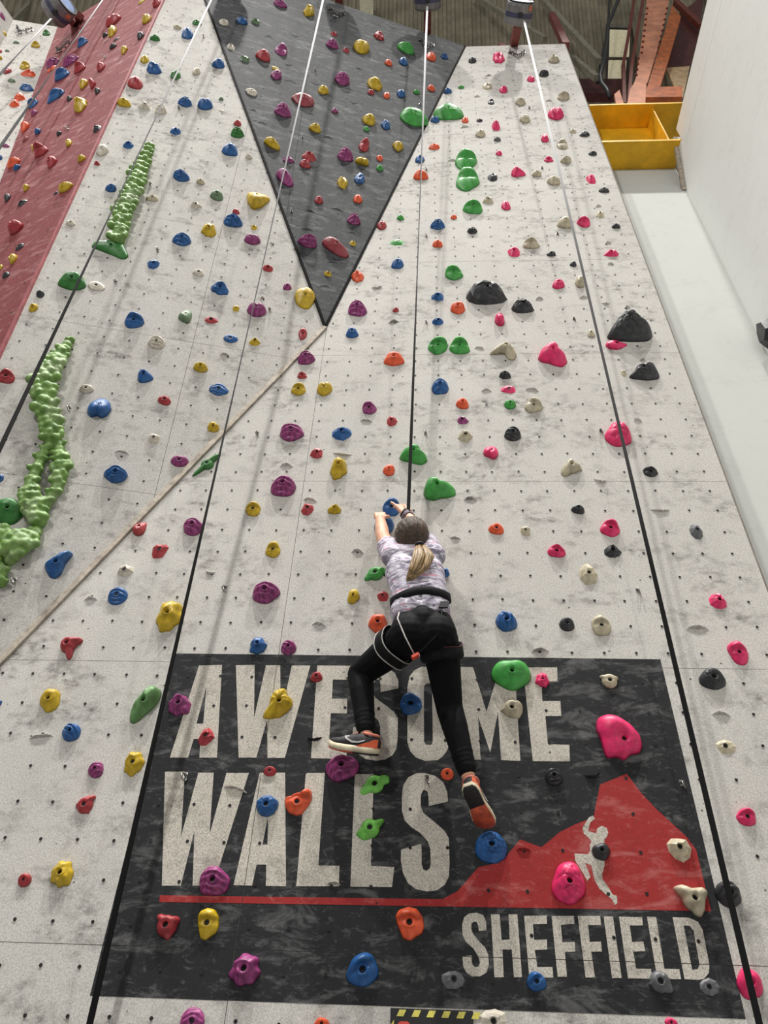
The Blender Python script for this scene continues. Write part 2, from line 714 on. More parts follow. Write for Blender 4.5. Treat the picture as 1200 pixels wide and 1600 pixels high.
W2 = build_face('wall_upper', 'dark grey triangular climbing panel pointing down between the white walls', P2, reg2,
                [s2u[0] - 0.16 * s2u[1] + 2.2 * k for k in range(-3, 4)], [P2.puv((450, 470))[1] + 1.22 * k for k in range(-3, 8)], M['grey_paint'],
                ((0.03, 0.165), (0.04, 0.163)), None, 0.16 * 0 - 0.05)
reg3 = [tuple(P3.uv(X)) for X in (EB, ET, X1, XB)]
W3 = build_face('wall_red', 'faded red slanted climbing band with chalk streaks at the upper left', P3, reg3,
                [-6, -2.44, 0.5], frange(-12, 1.2, 2.44), M['red_paint'], ((0.05, 0.32), (0.06, 0.32)))
reg4 = [tuple(P4.uv(X)) for X in (X1, Y1, YB, X1 + (X2 - X1) * 1.6)]
W4 = build_face('wall_far_left', 'white climbing wall beyond the red band in the upper left corner', P4, reg4,
                [-6, -2.44, 0.0, 2.44], frange(-9, 1.3, 1.22), M['white_paint'], ((-0.08, 0.1525), (-0.08, 0.1525)))
reg5 = [tuple(P5.uv(X)) for X in (Y1, Z1 + (Z1 - Y1) * 3, Z1 + (Z1 - Y1) * 3 + (X2 - X1), Y1 + (X2 - X1))]
W5 = build_face('wall_corner_left', 'narrow white wall facet in the extreme top left corner', P5, reg5, [-8, 4], [-9, 4], M['white_paint'], None)


def strip(name, label, pl, a, b, width, thick, mat):
    ua, ub = pl.uv(a), pl.uv(b)
    d = (ub - ua) / np.linalg.norm(ub - ua)
    nrm = np.array([-d[1], d[0]]) * width / 2
    bm = bmesh.new()
    add_prism(bm, pl, [tuple(ua + nrm), tuple(ua - nrm), tuple(ub - nrm), tuple(ub + nrm)], -0.01, thick)
    return tag(bm_obj(name, bm, mat), label, 'trim', None, 'structure')


strip('trim_1', 'pale timber batten running diagonally down-left from the grey triangle tip', P0, A3, along(A3, L3, 0.4), 0.034, 0.014, M['batten'])
strip('trim_2', 'thin black edge line on the left side of the grey triangle', P2, A3, CT, 0.020, 0.010, M['edge_black'])
strip('trim_3', 'thin black edge line on the right side of the grey triangle', P2, A3, along(A3, B3, TOP_Z), 0.020, 0.010, M['edge_black'])
M['red_edge'] = plain('red_edge', (158, 84, 88), 0.7)
strip('trim_4', 'pale red edge line between the red band and the white wall', P3, EB, ET, 0.03, 0.006, M['red_edge'])
bm = bmesh.new()
add_box(bm, (1.745, WALL_Y - 0.001, 0.3), (1.753, WALL_Y + 0.12, TOP_Z - 0.02))
tag(bm_obj('trim_5', bm, plain('board_edge', (120, 112, 104), 0.8)), 'narrow edge board closing the right side of the main wall', 'trim', None, 'structure')

# ------------------------------------------------------------------ white boards to the right of the wall
QX, QY = 2.545, 3.481
bm = bmesh.new()
add_box(bm, (1.60, QY, 0.3), (QX + 0.02, QY + 0.05, on_y((1000, 291), QY)[2]))
root = bm_obj('wall_back', bm, M['board_white'])
tag(root, 'smooth white wall between the climbing wall edge and the right corner', 'wall', None, 'structure')
bm = bmesh.new()
add_box(bm, (1.60, QY + 0.02, on_y((1000, 291), QY)[2] + 0.002), (QX + 0.02, QY + 0.06, 9.43))
bm_obj('upper_board', bm, M['board_white'], root)
zt, zs = 9.66, 9.27
bm = bmesh.new()
qlow, qtop = [EYE + ray(pp) * (QX / ray(pp)[0]) for pp in ((1072, 297), (1058, 214))]
pts = [(-3.0, 0.3), (QY, 0.3), (QY, qlow[2]), (qtop[1], qtop[2]), (3.205, zs - 0.001), (-3.0, zs - 0.001)]
for sx in (0,):
    a = [bm.verts.new((QX, y, z)) for y, z in pts]
    b = [bm.verts.new((QX + 0.03, y, z)) for y, z in pts]
    bm.faces.new(a)
    bm.faces.new(b[::-1])
    for i in range(len(pts)):
        j = (i + 1) % len(pts)
        bm.faces.new([a[i], a[j], b[j], b[i]])
root = bm_obj('wall_right', bm, M['side_white'])
tag(root, 'white painted side wall coming forward on the far right', 'wall', None, 'structure')
bm = bmesh.new()
add_box(bm, (QX, -3.0, zs + 0.003), (QX + 0.03, 3.205, zt))
bm_obj('upper_board', bm, M['side_white'], root)
bm = bmesh.new()
add_bar(bm, qtop + np.array([-.022, .012, .0]), qlow + np.array([-.022, .002, -.0]), 0.036, 0.036)
tag(bm_obj('trim_6', bm, M['batten']), 'short plywood batten at the end of the yellow girder', 'trim', None, 'structure')

# ------------------------------------------------------------------ painted sign
from mathutils.geometry import tessellate_polygon
BANDS = [z_seam - 1.22 * k for k in (3, 2, 1, 0)]


def paint(name, polys, w, mat, parent, holes=(), px=True):
    """flat paint cut at the panel joints; polys are pixel outlines put on the wall plane"""
    bm = bmesh.new()
    for poly in polys:
        uvp = [tuple(P0.puv(p)) if px else p for p in poly]
        hs = [[tuple(P0.puv(p)) for p in h] for h in holes]
        if hs:
            allp = uvp + [p for h in hs for p in h]
            tr = tessellate_polygon([[Vector((p[0], p[1], 0)) for p in q] for q in [uvp] + hs])
            tris = [[allp[i] for i in t] for t in tr]
        else:
            tris = triangulate(uvp)
        for t in tris:
            for c, d in zip(BANDS, BANDS[1:]):
                for a, b in ((-4, -0.695), (-0.695, 3)):
                    q = clip_rect([tuple(p) for p in t], a + 0.0012, b - 0.0012, c + 0.0012, d - 0.0012)
                    if len(q) >= 3 and area(q) > 1e-7:
                        add_prism(bm, P0, q, 0.0, w)
    bmesh.ops.remove_doubles(bm, verts=bm.verts[:], dist=1e-6)
    o = bm_obj(name, bm, mat)
    o.parent = parent
    o.matrix_parent_inverse = Matrix.Translation(parent.location).inverted()
    return o


SIGN = empty('wall_sign', P0.xyz(-0.035, 2.1))
tag(SIGN, 'dark grey painted sign reading AWESOME WALLS SHEFFIELD with red mountain', 'sign')
paint('sign_ground', [[(-1.202, 2.098), (1.130, 2.098), (1.130, 3.528), (-1.202, 3.528)]], 0.0008, M['sign_grey'], SIGN, (), False)


def c4(x0, y0, l):
    return [(x0 + a / 4.0, y0 + b / 4.0) for a, b in l]


LW = 0.0016
LM = M['letter_white']
paint('letter_a', [[(311, 1040), (347, 1039), (339, 1184), (311.5, 1184), (313.5, 1155), (302.5, 1155), (294, 1184), (265.5, 1184)]], LW, LM, SIGN, [[(323, 1071), (307, 1131), (317.5, 1131)]])
paint('letter_w', [[(368.7, 1039.5), (398, 1039), (397, 1122.5), (415.7, 1039.5), (438, 1039.5), (438.5, 1122), (456, 1040), (485, 1040), (445, 1184.5), (418, 1184.5), (417.5, 1125), (400.5, 1184), (373, 1184)]], LW, LM, SIGN)
paint('letter_e', [[(496, 1040), (548, 1040.5), (547.5, 1062.5), (520, 1062), (518.7, 1092), (542.5, 1092), (542, 1115), (517, 1114.5), (514, 1160), (543, 1160.5), (541, 1186), (486, 1185)]], LW, LM, SIGN)
S_PX = c4(600, 1200, [(400, 210), (395, 150), (370, 90), (320, 50), (250, 32), (200, 35), (150, 60), (120, 110), (112, 180), (112, 270), (130, 330), (170, 370), (230, 410), (275, 460), (290, 510), (292, 600), (285, 630), (265, 643), (245, 635), (235, 600), (235, 520), (232, 475), (107, 510), (105, 580), (120, 660), (150, 720), (200, 758), (270, 772), (330, 765), (380, 730), (405, 680), (410, 600), (405, 440), (380, 395), (330, 350), (280, 310), (245, 280), (230, 240), (230, 170), (243, 142), (258, 138), (272, 150), (278, 180), (280, 238)])
s_uv = [P0.puv(p) for p in S_PX]
su0, su1 = min(p[0] for p in s_uv), max(p[0] for p in s_uv)
sv0, sv1 = min(p[1] for p in s_uv), max(p[1] for p in s_uv)
t0, t1 = P0.puv((553, 1115))[0], P0.puv((622, 1125))[0]
r0, r1 = P0.puv((600, 1189))[1], P0.puv((600, 1040))[1]
paint('letter_s', [[(t0 + (p[0] - su0) / (su1 - su0) * (t1 - t0), r0 + (p[1] - sv0) / (sv1 - sv0) * (r1 - r0)) for p in s_uv]], LW, LM, SIGN, (), False)
O_OUT = [(659, 1042), (681, 1042), (692, 1047), (698, 1057), (701.5, 1075), (702.5, 1160), (699, 1172), (692, 1182), (684, 1188), (664, 1189), (650, 1184), (641, 1174), (636.5, 1160), (636.5, 1075), (640, 1057), (648, 1047)]
O_IN = [(666, 1068), (672, 1068), (675, 1073), (676.3, 1158), (674, 1164), (666, 1164), (662.5, 1159), (662.3, 1073)]
paint('letter_o', [O_OUT], LW, LM, SIGN, [O_IN])
paint('letter_m', [[(714, 1042), (739, 1042.5), (760, 1112.5), (781, 1043), (804, 1044), (813, 1189), (783, 1188), (778, 1112), (766, 1176), (747, 1120), (751, 1187.5), (724, 1187)]], LW, LM, SIGN)
paint('letter_e', [[(817, 1043), (870.5, 1043), (871, 1065), (846, 1065), (847.5, 1095.5), (875.5, 1095.5), (877, 1119), (852, 1119), (856, 1163), (889.5, 1164), (890.5, 1190), (832.5, 1189.5)]], LW, LM, SIGN)
paint('letter_w', [[(258, 1206), (289, 1206), (283, 1307.5), (310, 1207.5), (334, 1207.5), (327.5, 1304), (354, 1208), (389, 1208), (333, 1384), (301, 1384), (304, 1298), (282.5, 1384), (253, 1384)]], LW, LM, SIGN)
paint('letter_a', [[(406, 1207.5), (445.5, 1207.5), (447, 1385), (415.5, 1384.5), (416, 1351), (401, 1351), (394, 1384), (365, 1383)]], LW, LM, SIGN, [[(419, 1276), (410, 1320), (418, 1320)]])
paint('letter_l', [[(478, 1208), (507.5, 1208), (497.5, 1352.5), (530.5, 1353), (529.5, 1385), (463, 1385)]], LW, LM, SIGN)
paint('letter_l', [[(554.5, 1209.5), (584, 1210), (579.5, 1353), (616, 1355), (612.5, 1386), (547.5, 1385.5)]], LW, LM, SIGN)
paint('letter_s', [S_PX], LW, LM, SIGN)
paint('mountain_stripe', [[(250, 1399), (691, 1405), (715, 1392.5), (747.5, 1355), (775, 1349), (790, 1339), (812.5, 1312), (846, 1324), (875, 1300), (900, 1287.5), (927.5, 1277.5), (931, 1257), (937.5, 1226), (950, 1221), (979, 1209), (1002.5, 1240), (1025, 1264), (1072.5, 1307.5), (1087.5, 1327.5), (1111, 1424), (900, 1420), (600, 1415), (249, 1409.5)]], 0.0016, M['sign_red'], SIGN)
paint('climber_figure', [c4(900, 1200, [(105, 298), (118, 318), (88, 342), (75, 395), (125, 410), (133, 378), (160, 362), (192, 376), (201, 405), (190, 435), (175, 448), (180, 490), (176, 560), (178, 610), (163, 660), (165, 695), (205, 750), (228, 792), (256, 800), (257, 845), (243, 858), (225, 822), (185, 790), (145, 755), (118, 705), (105, 655), (95, 608), (55, 595), (90, 680), (70, 708), (45, 660), (-5, 580), (-10, 535), (75, 540), (88, 520), (85, 480), (98, 465), (80, 438), (48, 412), (40, 375), (70, 325), (82, 308)])], 0.0022, LM, SIGN)
SH = [('s', 600, [(640, 1015), (638, 960), (620, 920), (580, 905), (530, 910), (500, 935), (488, 980), (490, 1040), (510, 1085), (560, 1130), (590, 1180), (600, 1220), (590, 1240), (570, 1245), (555, 1235), (548, 1210), (547, 1172), (490, 1178), (495, 1240), (515, 1280), (550, 1303), (600, 1303), (640, 1280), (655, 1230), (652, 1170), (630, 1120), (590, 1080), (555, 1035), (545, 1000), (548, 970), (565, 960), (580, 965), (590, 990), (593, 1020)]),
      ('h', 600, [(668, 915), (722, 915), (735, 1075), (785, 1072), (778, 915), (833, 915), (862, 1308), (812, 1308), (798, 1135), (740, 1135), (748, 1308), (690, 1308)]),
      ('e', 600, [(875, 925), (1017, 922), (1018, 975), (930, 977), (938, 1075), (1018, 1072), (1020, 1135), (942, 1138), (958, 1245), (1053, 1245), (1058, 1310), (908, 1310)]),
      ('f', 600, [(1047, 925), (1187, 925), (1190, 975), (1105, 980), (1115, 1090), (1192, 1088), (1195, 1148), (1130, 1150), (1143, 1305), (1085, 1305)]),
      ('f', 900, [(10, 925), (150, 925), (157, 982), (75, 982), (85, 1088), (155, 1085), (162, 1148), (95, 1150), (118, 1310), (60, 1310)]),
      ('i', 900, [(172, 928), (230, 928), (285, 1313), (225, 1313)]),
      ('e', 900, [(268, 930), (412, 933), (418, 985), (335, 985), (350, 1088), (420, 1085), (432, 1145), (357, 1148), (375, 1255), (468, 1257), (475, 1318), (325, 1315)]),
      ('l', 900, [(443, 930), (500, 932), (552, 1255), (645, 1258), (657, 1320), (508, 1318)])]
for ch, x0, l in SH:
    paint('letter_' + ch, [c4(x0, 1200, l)], LW, LM, SIGN)
paint('letter_d', [c4(900, 1200, [(603, 933), (700, 935), (760, 960), (790, 1010), (833, 1230), (830, 1280), (800, 1318), (760, 1325), (678, 1320)])], LW, LM, SIGN, [c4(900, 1200, [(672, 985), (710, 988), (735, 1020), (772, 1230), (760, 1258), (725, 1262)])])

# warning board at the bottom edge of the picture
wu0, wu1 = P0.puv((610, 1590))[0], P0.puv((739, 1590))[0]
wv1 = P0.puv((674, 1578))[1]
WB = empty('warning_board', P0.xyz((wu0 + wu1) / 2, wv1 - 0.34))
tag(WB, 'black warning board with yellow hazard dashes and red octagon under the sign', 'sign')
M['board_black'] = plain('board_black', (22, 21, 24), 0.5)
M['hazard_yellow'] = plain('hazard_yellow', (206, 196, 92), 0.6)
M['octagon_red'] = plain('octagon_red', (196, 68, 58), 0.5)


def on_board(name, poly, w0, w1, mat):
    bm = bmesh.new()
    add_prism(bm, P0, poly, w0, w1)
    return part(name, bm, mat, WB)


on_board('board', [(wu0, wv1 - 0.34), (wu1, wv1 - 0.34), (wu1, wv1), (wu0, wv1)], 0.003, 0.012, M['board_black'])
for k in range(6):
    x = wu0 + 0.022 + k * 0.0525
    on_board('hazard_dash', [(x, wv1 - 0.024), (x + 0.024, wv1 - 0.024), (x + 0.034, wv1 - 0.004), (x + 0.010, wv1 - 0.004)], 0.0122, 0.0128, M['hazard_yellow'])
for k in range(5):
    z = wv1 - 0.055 - k * 0.06
    on_board('hazard_dash', [(wu0 + 0.003, z - 0.02), (wu0 + 0.013, z - 0.006), (wu0 + 0.013, z + 0.02), (wu0 + 0.003, z + 0.006)], 0.0122, 0.0128, M['hazard_yellow'])
oc = (wu0 + 0.048, wv1 - 0.072)
on_board('octagon', [(oc[0] + 0.036 * math.cos(math.pi / 8 + k * math.pi / 4), oc[1] + 0.036 * math.sin(math.pi / 8 + k * math.pi / 4)) for k in range(8)], 0.0122, 0.0132, M['octagon_red'])


# ------------------------------------------------------------------ climbing holds
STRAPS = dict(R1=((668, 0), (640, 740)), R2=((818, 28), (1187, 1600)), R3=((505, 0), (140, 1600)), R4=((330, 0), (0, 700)))


def strap_x(k, y):
    (xa, ya), (xb, yb) = STRAPS[k]
    return xa + (xb - xa) * (y - ya) / (yb - ya)


def face_at(x, y):
    """which wall face a pixel lies on"""
    def side(a, b):
        return (b[0] - a[0]) * (y - a[1]) - (b[1] - a[1]) * (x - a[0])
    if y < 512:
        xl = 508 + (320 - 508) * (512 - y) / 512.0
        xr = 508 + (727 - 508) * (512 - y) / 440.0
        if xl < x < xr:
            return 2
        if x >= xr:
            return 0
    else:
        if x > 508 - (y - 512) * 508 / 523.0:
            return 0
    xe = 255 - y * 0.459 if y < 300 else 117 - (y - 300) * 117 / 252.0
    if x > xe:
        return 1
    xr = 90 - (y - 42) * 90 / 243.0
    if x > xr:
        return 3
    return 4 if (y > 31 or x > 21) else 5


PLANES = [P0, P1, P2, P3, P4, P5]
HOLDS = []


def crop(x0, y0, rows):
    for r in rows:
        x, y, w, h, col, typ = r[:6]
        kw = r[6] if len(r) > 6 else {}
        HOLDS.append((x0 + x / 4.0, y0 + y / 4.0, w / 4.0, h / 4.0, col, typ, kw))


R, PU, Y, B, G, DG, SG, O, PK, BE, WH, BK, GY = 'red', 'purple', 'yellow', 'blue', 'green', 'dark_green', 'sage', 'orange', 'pink', 'beige', 'white', 'black', 'grey'
crop(0, 0, [
    (18, 212, 52, 40, Y, 'dome'), (102, 264, 42, 20, SG, 'dome'), (45, 316, 28, 18, SG, 'dome'), (222, 277, 60, 46, Y, 'lip'),
    (290, 203, 50, 42, DG, 'lip'), (8, 95, 50, 45, PU, 'dome'), (3, 320, 22, 24, R, 'dome'), (4, 362, 24, 36, Y, 'dome'), (155, 407, 66, 58, Y, 'lip'),
    (175, 457, 98, 50, O, 'facet'), (48, 441, 56, 46, R, 'knob'), (73, 502, 52, 28, SG, 'dome'), (167, 546, 92, 52, B, 'dome'),
    (122, 606, 76, 56, O, 'facet'), (90, 648, 68, 50, O, 'facet'), (35, 910, 54, 26, PU, 'dome'), (5, 985, 24, 36, B, 'dome'),
    # red band
    (205, 646, 70, 70, B, 'lip'), (330, 395, 90, 76, PU, 'ridge'), (442, 382, 104, 84, PU, 'ridge'), (388, 466, 96, 92, B, 'lip'), (517, 265, 70, 70, B, 'lip'),
    (710, 128, 100, 86, R, 'heart'), (705, 197, 58, 84, Y, 'knob'), (658, 220, 36, 36, BK, 'dome'), (728, 248, 40, 26, BK, 'facet'), (707, 290, 48, 42, BK, 'dome'),
    (880, 225, 48, 56, BK, 'dome'), (980, 20, 56, 60, R, 'dome'), (890, 8, 54, 36, Y, 'dome'), (918, 120, 64, 72, Y, 'knob'), (778, 314, 48, 60, Y, 'drop'),
    (632, 418, 58, 64, R, 'dome'), (500, 423, 78, 84, R, 'lip'), (325, 432, 64, 24, O, 'dome'), (525, 527, 62, 72, Y, 'drop'), (577, 522, 50, 82, R, 'drop'),
    (610, 570, 40, 44, BK, 'dome'), (435, 617, 36, 40, BK, 'dome'), (350, 600, 112, 100, B, 'lip'), (505, 655, 90, 108, Y, 'knob'), (213, 705, 44, 44, PU, 'dome'),
    (158, 795, 62, 76, O, 'drop'), (236, 822, 44, 46, B, 'dome'), (160, 872, 44, 36, 'wine', 'dome'), (370, 835, 36, 36, BK, 'dome'), (606, 805, 52, 52, BK, 'facet'),
    (430, 895, 46, 58, Y, 'knob'), (255, 938, 102, 104, R, 'lip'), (208, 925, 30, 62, Y, 'drop'), (325, 1015, 72, 82, R, 'drop'), (512, 992, 54, 52, Y, 'dome'),
    (88, 1018, 88, 76, O, 'dome'), (106, 1048, 50, 46, B, 'dome'), (412, 1172, 96, 74, Y, 'dome'), (165, 1175, 44, 50, Y, 'drop'),
    # left white wall
    (1110, 168, 52, 30, BE, 'dome'), (968, 238, 66, 42, DG, 'dome'), (1172, 208, 76, 78, B, 'dome'), (903, 372, 56, 54, Y, 'dome'), (964, 425, 98, 86, B, 'knob'),
    (1097, 468, 66, 68, DG, 'knob'), (845, 518, 98, 86, R, 'dome'), (775, 640, 90, 64, Y, 'dome'), (905, 660, 92, 60, WH, 'facet'), (1005, 683, 76, 70, WH, 'ridge'),
    (1155, 637, 90, 62, B, 'ridge'), (1096, 821, 70, 52, B, 'facet'), (802, 906, 70, 52, B, 'facet'), (640, 940, 76, 78, WH, 'dome'), (607, 1020, 40, 30, R, 'dome'),
    (1133, 1098, 106, 76, B, 'ridge'), (693, 1175, 72, 56, B, 'dome')])
crop(300, 0, [
    (32, 142, 60, 40, DG, 'dome'), (163, 397, 82, 66, B, 'dome'), (28, 448, 52, 52, BE, 'knob'), (82, 650, 98, 80, B, 'heart'), (182, 617, 32, 24, SG, 'dome'),
    (183, 692, 36, 14, WH, 'dome'), (284, 770, 50, 42, R, 'dome'), (284, 830, 84, 66, DG, 'ridge'), (235, 935, 100, 86, B, 'dome'), (356, 978, 46, 36, WH, 'knob'), (53, 1135, 54, 44, BE, 'dome'),
    # grey triangle
    (198, 140, 66, 46, WH, 'ridge'), (310, 131, 76, 52, B, 'dome'), (398, 135, 66, 44, SG, 'facet'), (243, 293, 52, 42, WH, 'facet'), (327, 368, 72, 42, SG, 'facet'),
    (442, 348, 94, 84, R, 'dome'), (557, 310, 78, 86, PU, 'lip'), (522, 428, 52, 30, Y, 'dome'), (525, 468, 72, 66, PU, 'dome'), (370, 577, 78, 52, WH, 'dome'),
    (692, 624, 144, 92, 'wine', 'dome'), (567, 688, 108, 96, PU, 'ridge'), (820, 562, 70, 60, Y, 'dome'), (893, 692, 44, 34, PU, 'dome'), (767, 801, 78, 64, Y, 'dome'),
    (500, 898, 104, 88, Y, 'bean'), (730, 978, 94, 68, R, 'facet'), (706, 1025, 72, 58, R, 'dome'), (602, 998, 74, 46, PU, 'knob'), (580, 1110, 112, 120, PU, 'bean'),
    (552, 20, 86, 62, PU, 'ridge'), (729, 66, 72, 82, Y, 'knob'), (875, 275, 80, 66, PU, 'ridge'), (887, 211, 44, 34, R, 'facet'), (963, 314, 46, 34, R, 'facet'),
    (1058, 293, 102, 96, Y, 'shell'), (937, 493, 96, 90, PU, 'ridge'), (1167, 224, 68, 62, R, 'knob'), (1142, 525, 96, 94, Y, 'knob'), (1118, 576, 44, 40, R, 'dome'),
    (1103, 748, 84, 80, Y, 'dome'), (1090, 805, 38, 36, G, 'dome'), (1074, 905, 66, 94, R, 'lip'), (958, 965, 100, 92, PU, 'ridge'), (1062, 1010, 86, 60, Y, 'heart', dict(rot=180)),
    (1172, 990, 42, 42, O, 'dome'), (1172, 1050, 48, 40, G, 'dome'), (1046, 1115, 68, 76, B, 'knob'), (939, 1143, 68, 84, Y, 'knob')])
crop(600, 0, [
    (134, 302, 112, 84, G, 'dome'), (295, 355, 64, 64, O, 'knob'), (120, 385, 56, 58, B, 'dome'), (27, 392, 50, 46, O, 'dome'), (377, 351, 48, 44, B, 'knob'),
    (294, 551, 50, 46, O, 'dome'), (15, 598, 42, 46, O, 'dome'), (105, 585, 56, 54, B, 'dome'), (203, 574, 44, 32, G, 'dome'), (187, 732, 180, 126, G, 'big'),
    (86, 914, 70, 66, Y, 'drop'), (8, 780, 60, 68, B, 'knob'),
    # main wall, top
    (398, 567, 54, 40, B, 'dome'), (483, 543, 40, 24, G, 'dome'), (403, 698, 194, 108, G, 'big'), (318, 747, 60, 44, B, 'dome'), (507, 750, 44, 44, O, 'dome'),
    (553, 376, 52, 42, BK, 'dome'), (718, 360, 78, 76, PK, 'knob'), (1062, 366, 76, 60, BE, 'knob'), (1000, 457, 64, 50, BK, 'dome'), (918, 493, 52, 46, PK, 'knob'),
    (645, 538, 64, 52, BE, 'facet'), (746, 560, 52, 50, PK, 'dome'), (669, 636, 40, 40, BK, 'lip'), (853, 634, 66, 54, BE, 'ridge'), (1121, 600, 80, 60, BE, 'lip'),
    (1073, 710, 104, 84, PK, 'heart'), (880, 744, 70, 54, BE, 'dome'), (597, 752, 40, 24, BK, 'dome'), (699, 785, 52, 64, PK, 'box'), (603, 834, 64, 56, BE, 'dome'),
    (708, 870, 46, 30, GY, 'dome'), (1005, 863, 52, 60, PK, 'knob'), (1113, 900, 68, 72, BE, 'lip'), (1182, 820, 44, 30, BE, 'facet'), (718, 958, 42, 34, PK, 'dome'),
    (1030, 995, 62, 38, PK, 'lip'), (1136, 998, 70, 50, BE, 'dome'), (840, 1075, 94, 66, PK, 'tri', dict(rot=20)), (955, 1085, 64, 44, BE, 'dome'), (1060, 1130, 86, 62, BE, 'dome'),
    (678, 1107, 64, 56, BK, 'facet'), (512, 995, 140, 138, G, 'lip'), (523, 1120, 150, 156, G, 'lip'), (314, 917, 70, 42, O, 'dome'), (225, 995, 62, 56, B, 'knob'), (230, 1093, 96, 70, O, 'dome')])
crop(900, 0, [(54, 838, 66, 36, BK, 'dome'), (104, 958, 56, 34, BK, 'ridge'), (93, 1120, 64, 60, PK, 'box'), (175, 1188, 70, 36, BK, 'dome')])
crop(0, 300, [
    (48, 38, 46, 58, BK, 'dome'), (140, 70, 64, 44, BK, 'facet'), (98, 222, 104, 100, R, 'heart'), (124, 343, 58, 46, BK, 'dome'), (80, 422, 58, 76, Y, 'knob'),
    (8, 470, 26, 34, Y, 'dome'), (38, 520, 52, 44, BK, 'dome'), (350, 8, 30, 24, BK, 'dome'),
    (443, 195, 62, 40, WH, 'knob'), (450, 557, 180, 120, DG, 'big'), (603, 587, 112, 58, WH, 'dome'), (252, 637, 54, 52, BK, 'dome'), (209, 725, 62, 58, Y, 'knob'),
    (840, 800, 124, 108, B, 'lip'), (977, 943, 108, 76, WH, 'ridge'), (910, 1150, 98, 90, B, 'tri', dict(rot=30)), (40, 1150, 110, 98, R, 'lip'), (950, 38, 80, 44, BE, 'dome'),
    (960, 453, 78, 62, B, 'facet'), (1135, 297, 120, 86, B, 'ridge'), (1157, 781, 86, 86, SG, 'shell', dict(rot=160))])
crop(300, 300, [
    (153, 22, 82, 72, SG, 'dome'), (28, 82, 72, 44, WH, 'facet'), (275, 122, 48, 40, R, 'knob'), (257, 177, 120, 88, B, 'ridge'), (415, 55, 146, 110, Y, 'tri', dict(rot=170)),
    (104, 240, 98, 92, Y, 'knob'), (388, 222, 40, 34, Y, 'box'), (377, 296, 104, 70, PU, 'heart'), (40, 505, 74, 48, WH, 'dome'), (475, 478, 66, 48, R, 'box'),
    (173, 602, 112, 88, B, 'knob'), (595, 592, 56, 46, PU, 'dome'), (706, 665, 130, 140, Y, 'big'), (276, 729, 44, 40, Y, 'box'), (403, 735, 122, 94, PU, 'heart'),
    (121, 802, 88, 44, R, 'facet'), (242, 918, 92, 50, B, 'heart'), (391, 937, 74, 52, Y, 'facet'), (53, 1097, 92, 66, Y, 'dome'), (692, 888, 54, 78, R, 'lip'),
    (792, 50, 56, 52, R, 'dome'), (1036, 44, 58, 58, O, 'dome'), (1010, 170, 88, 72, PU, 'ridge'), (719, 308, 122, 88, PU, 'ridge', dict(rot=170)), (896, 346, 170, 132, 'wine', 'bean', dict(cr=.45)),
    (1005, 322, 40, 34, Y, 'box'), (849, 512, 48, 36, Y, 'box'),
    (1185, 210, 64, 58, R, 'dome'), (1035, 527, 82, 82, O, 'knob'), (1035, 727, 120, 106, PU, 'ridge'), (1001, 880, 82, 70, B, 'dome'), (716, 1037, 110, 86, PU, 'ridge'), (688, 1145, 62, 46, R, 'lip')])
crop(600, 300, [
    (553, 92, 126, 96, G, 'lip'), (650, 50, 72, 50, BE, 'facet'), (762, 84, 62, 64, PK, 'dome'), (436, 157, 40, 32, O, 'dome'), (103, 161, 48, 36, G, 'dome'),
    (335, 202, 94, 62, B, 'ridge'), (80, 315, 90, 36, G, 'facet'), (552, 242, 66, 46, BK, 'knob'), (1133, 193, 106, 78, BE, 'dome'), (920, 318, 106, 76, BE, 'lip'),
    (811, 375, 78, 62, PK, 'box'), (1045, 386, 60, 36, BK, 'dome'), (1182, 450, 44, 38, BK, 'dome'), (335, 323, 66, 52, O, 'dome'), (84, 447, 80, 70, B, 'dome'),
    (438, 504, 116, 100, G, 'lip'), (642, 628, 260, 158, BK, 'crag'), (868, 712, 144, 94, BK, 'crag'), (1090, 576, 80, 66, PK, 'dome'), (334, 655, 78, 58, B, 'facet'),
    (461, 725, 94, 82, O, 'dome'), (336, 810, 74, 50, B, 'facet'), (722, 797, 64, 86, PK, 'drop', dict(rot=170)), (73, 737, 40, 34, R, 'dome'), (336, 960, 126, 116, G, 'lip'),
    (472, 958, 132, 116, G, 'lip'), (745, 997, 170, 114, BE, 'arch'), (1053, 1015, 184, 162, PK, 'blob'), (63, 1043, 132, 92, O, 'dome'), (756, 1144, 76, 54, BK, 'dome')])
crop(900, 300, [
    (46, 186, 86, 74, PK, 'lip'), (150, 142, 52, 44, BE, 'facet'), (250, 213, 56, 34, BK, 'dome'), (220, 382, 98, 46, PK, 'facet'), (335, 835, 284, 208, BK, 'scale'),
    (252, 957, 136, 60, PK, 'drop', dict(rot=100)), (427, 1120, 190, 118, BK, 'scale2'), (297, 1133, 40, 42, BE, 'box'), (95, 885, 50, 52, BE, 'tri'), (22, 563, 60, 90, BE, 'knob')])
crop(0, 600, [
    (540, 32, 94, 58, WH, 'dome'), (620, 153, 152, 124, B, 'heart', dict(rot=180)), (1027, 105, 84, 62, R, 'dome'), (963, 343, 78, 64, WH, 'box'), (723, 565, 152, 100, B, 'ridge'),
    (688, -840, 230, 124, DG, 'ledge'), (1123, 483, 114, 72, PU, 'heart'), (5, 590, 40, 50, B, 'dome'), (60, 797, 200, 170, DG, 'big'), (873, 908, 90, 86, R, 'drop', dict(rot=150)), (1003, 1047, 108, 88, R, 'trap'),
    (368, 1130, 180, 176, B, 'horn'), (785, 1170, 106, 84, WH, 'facet')])
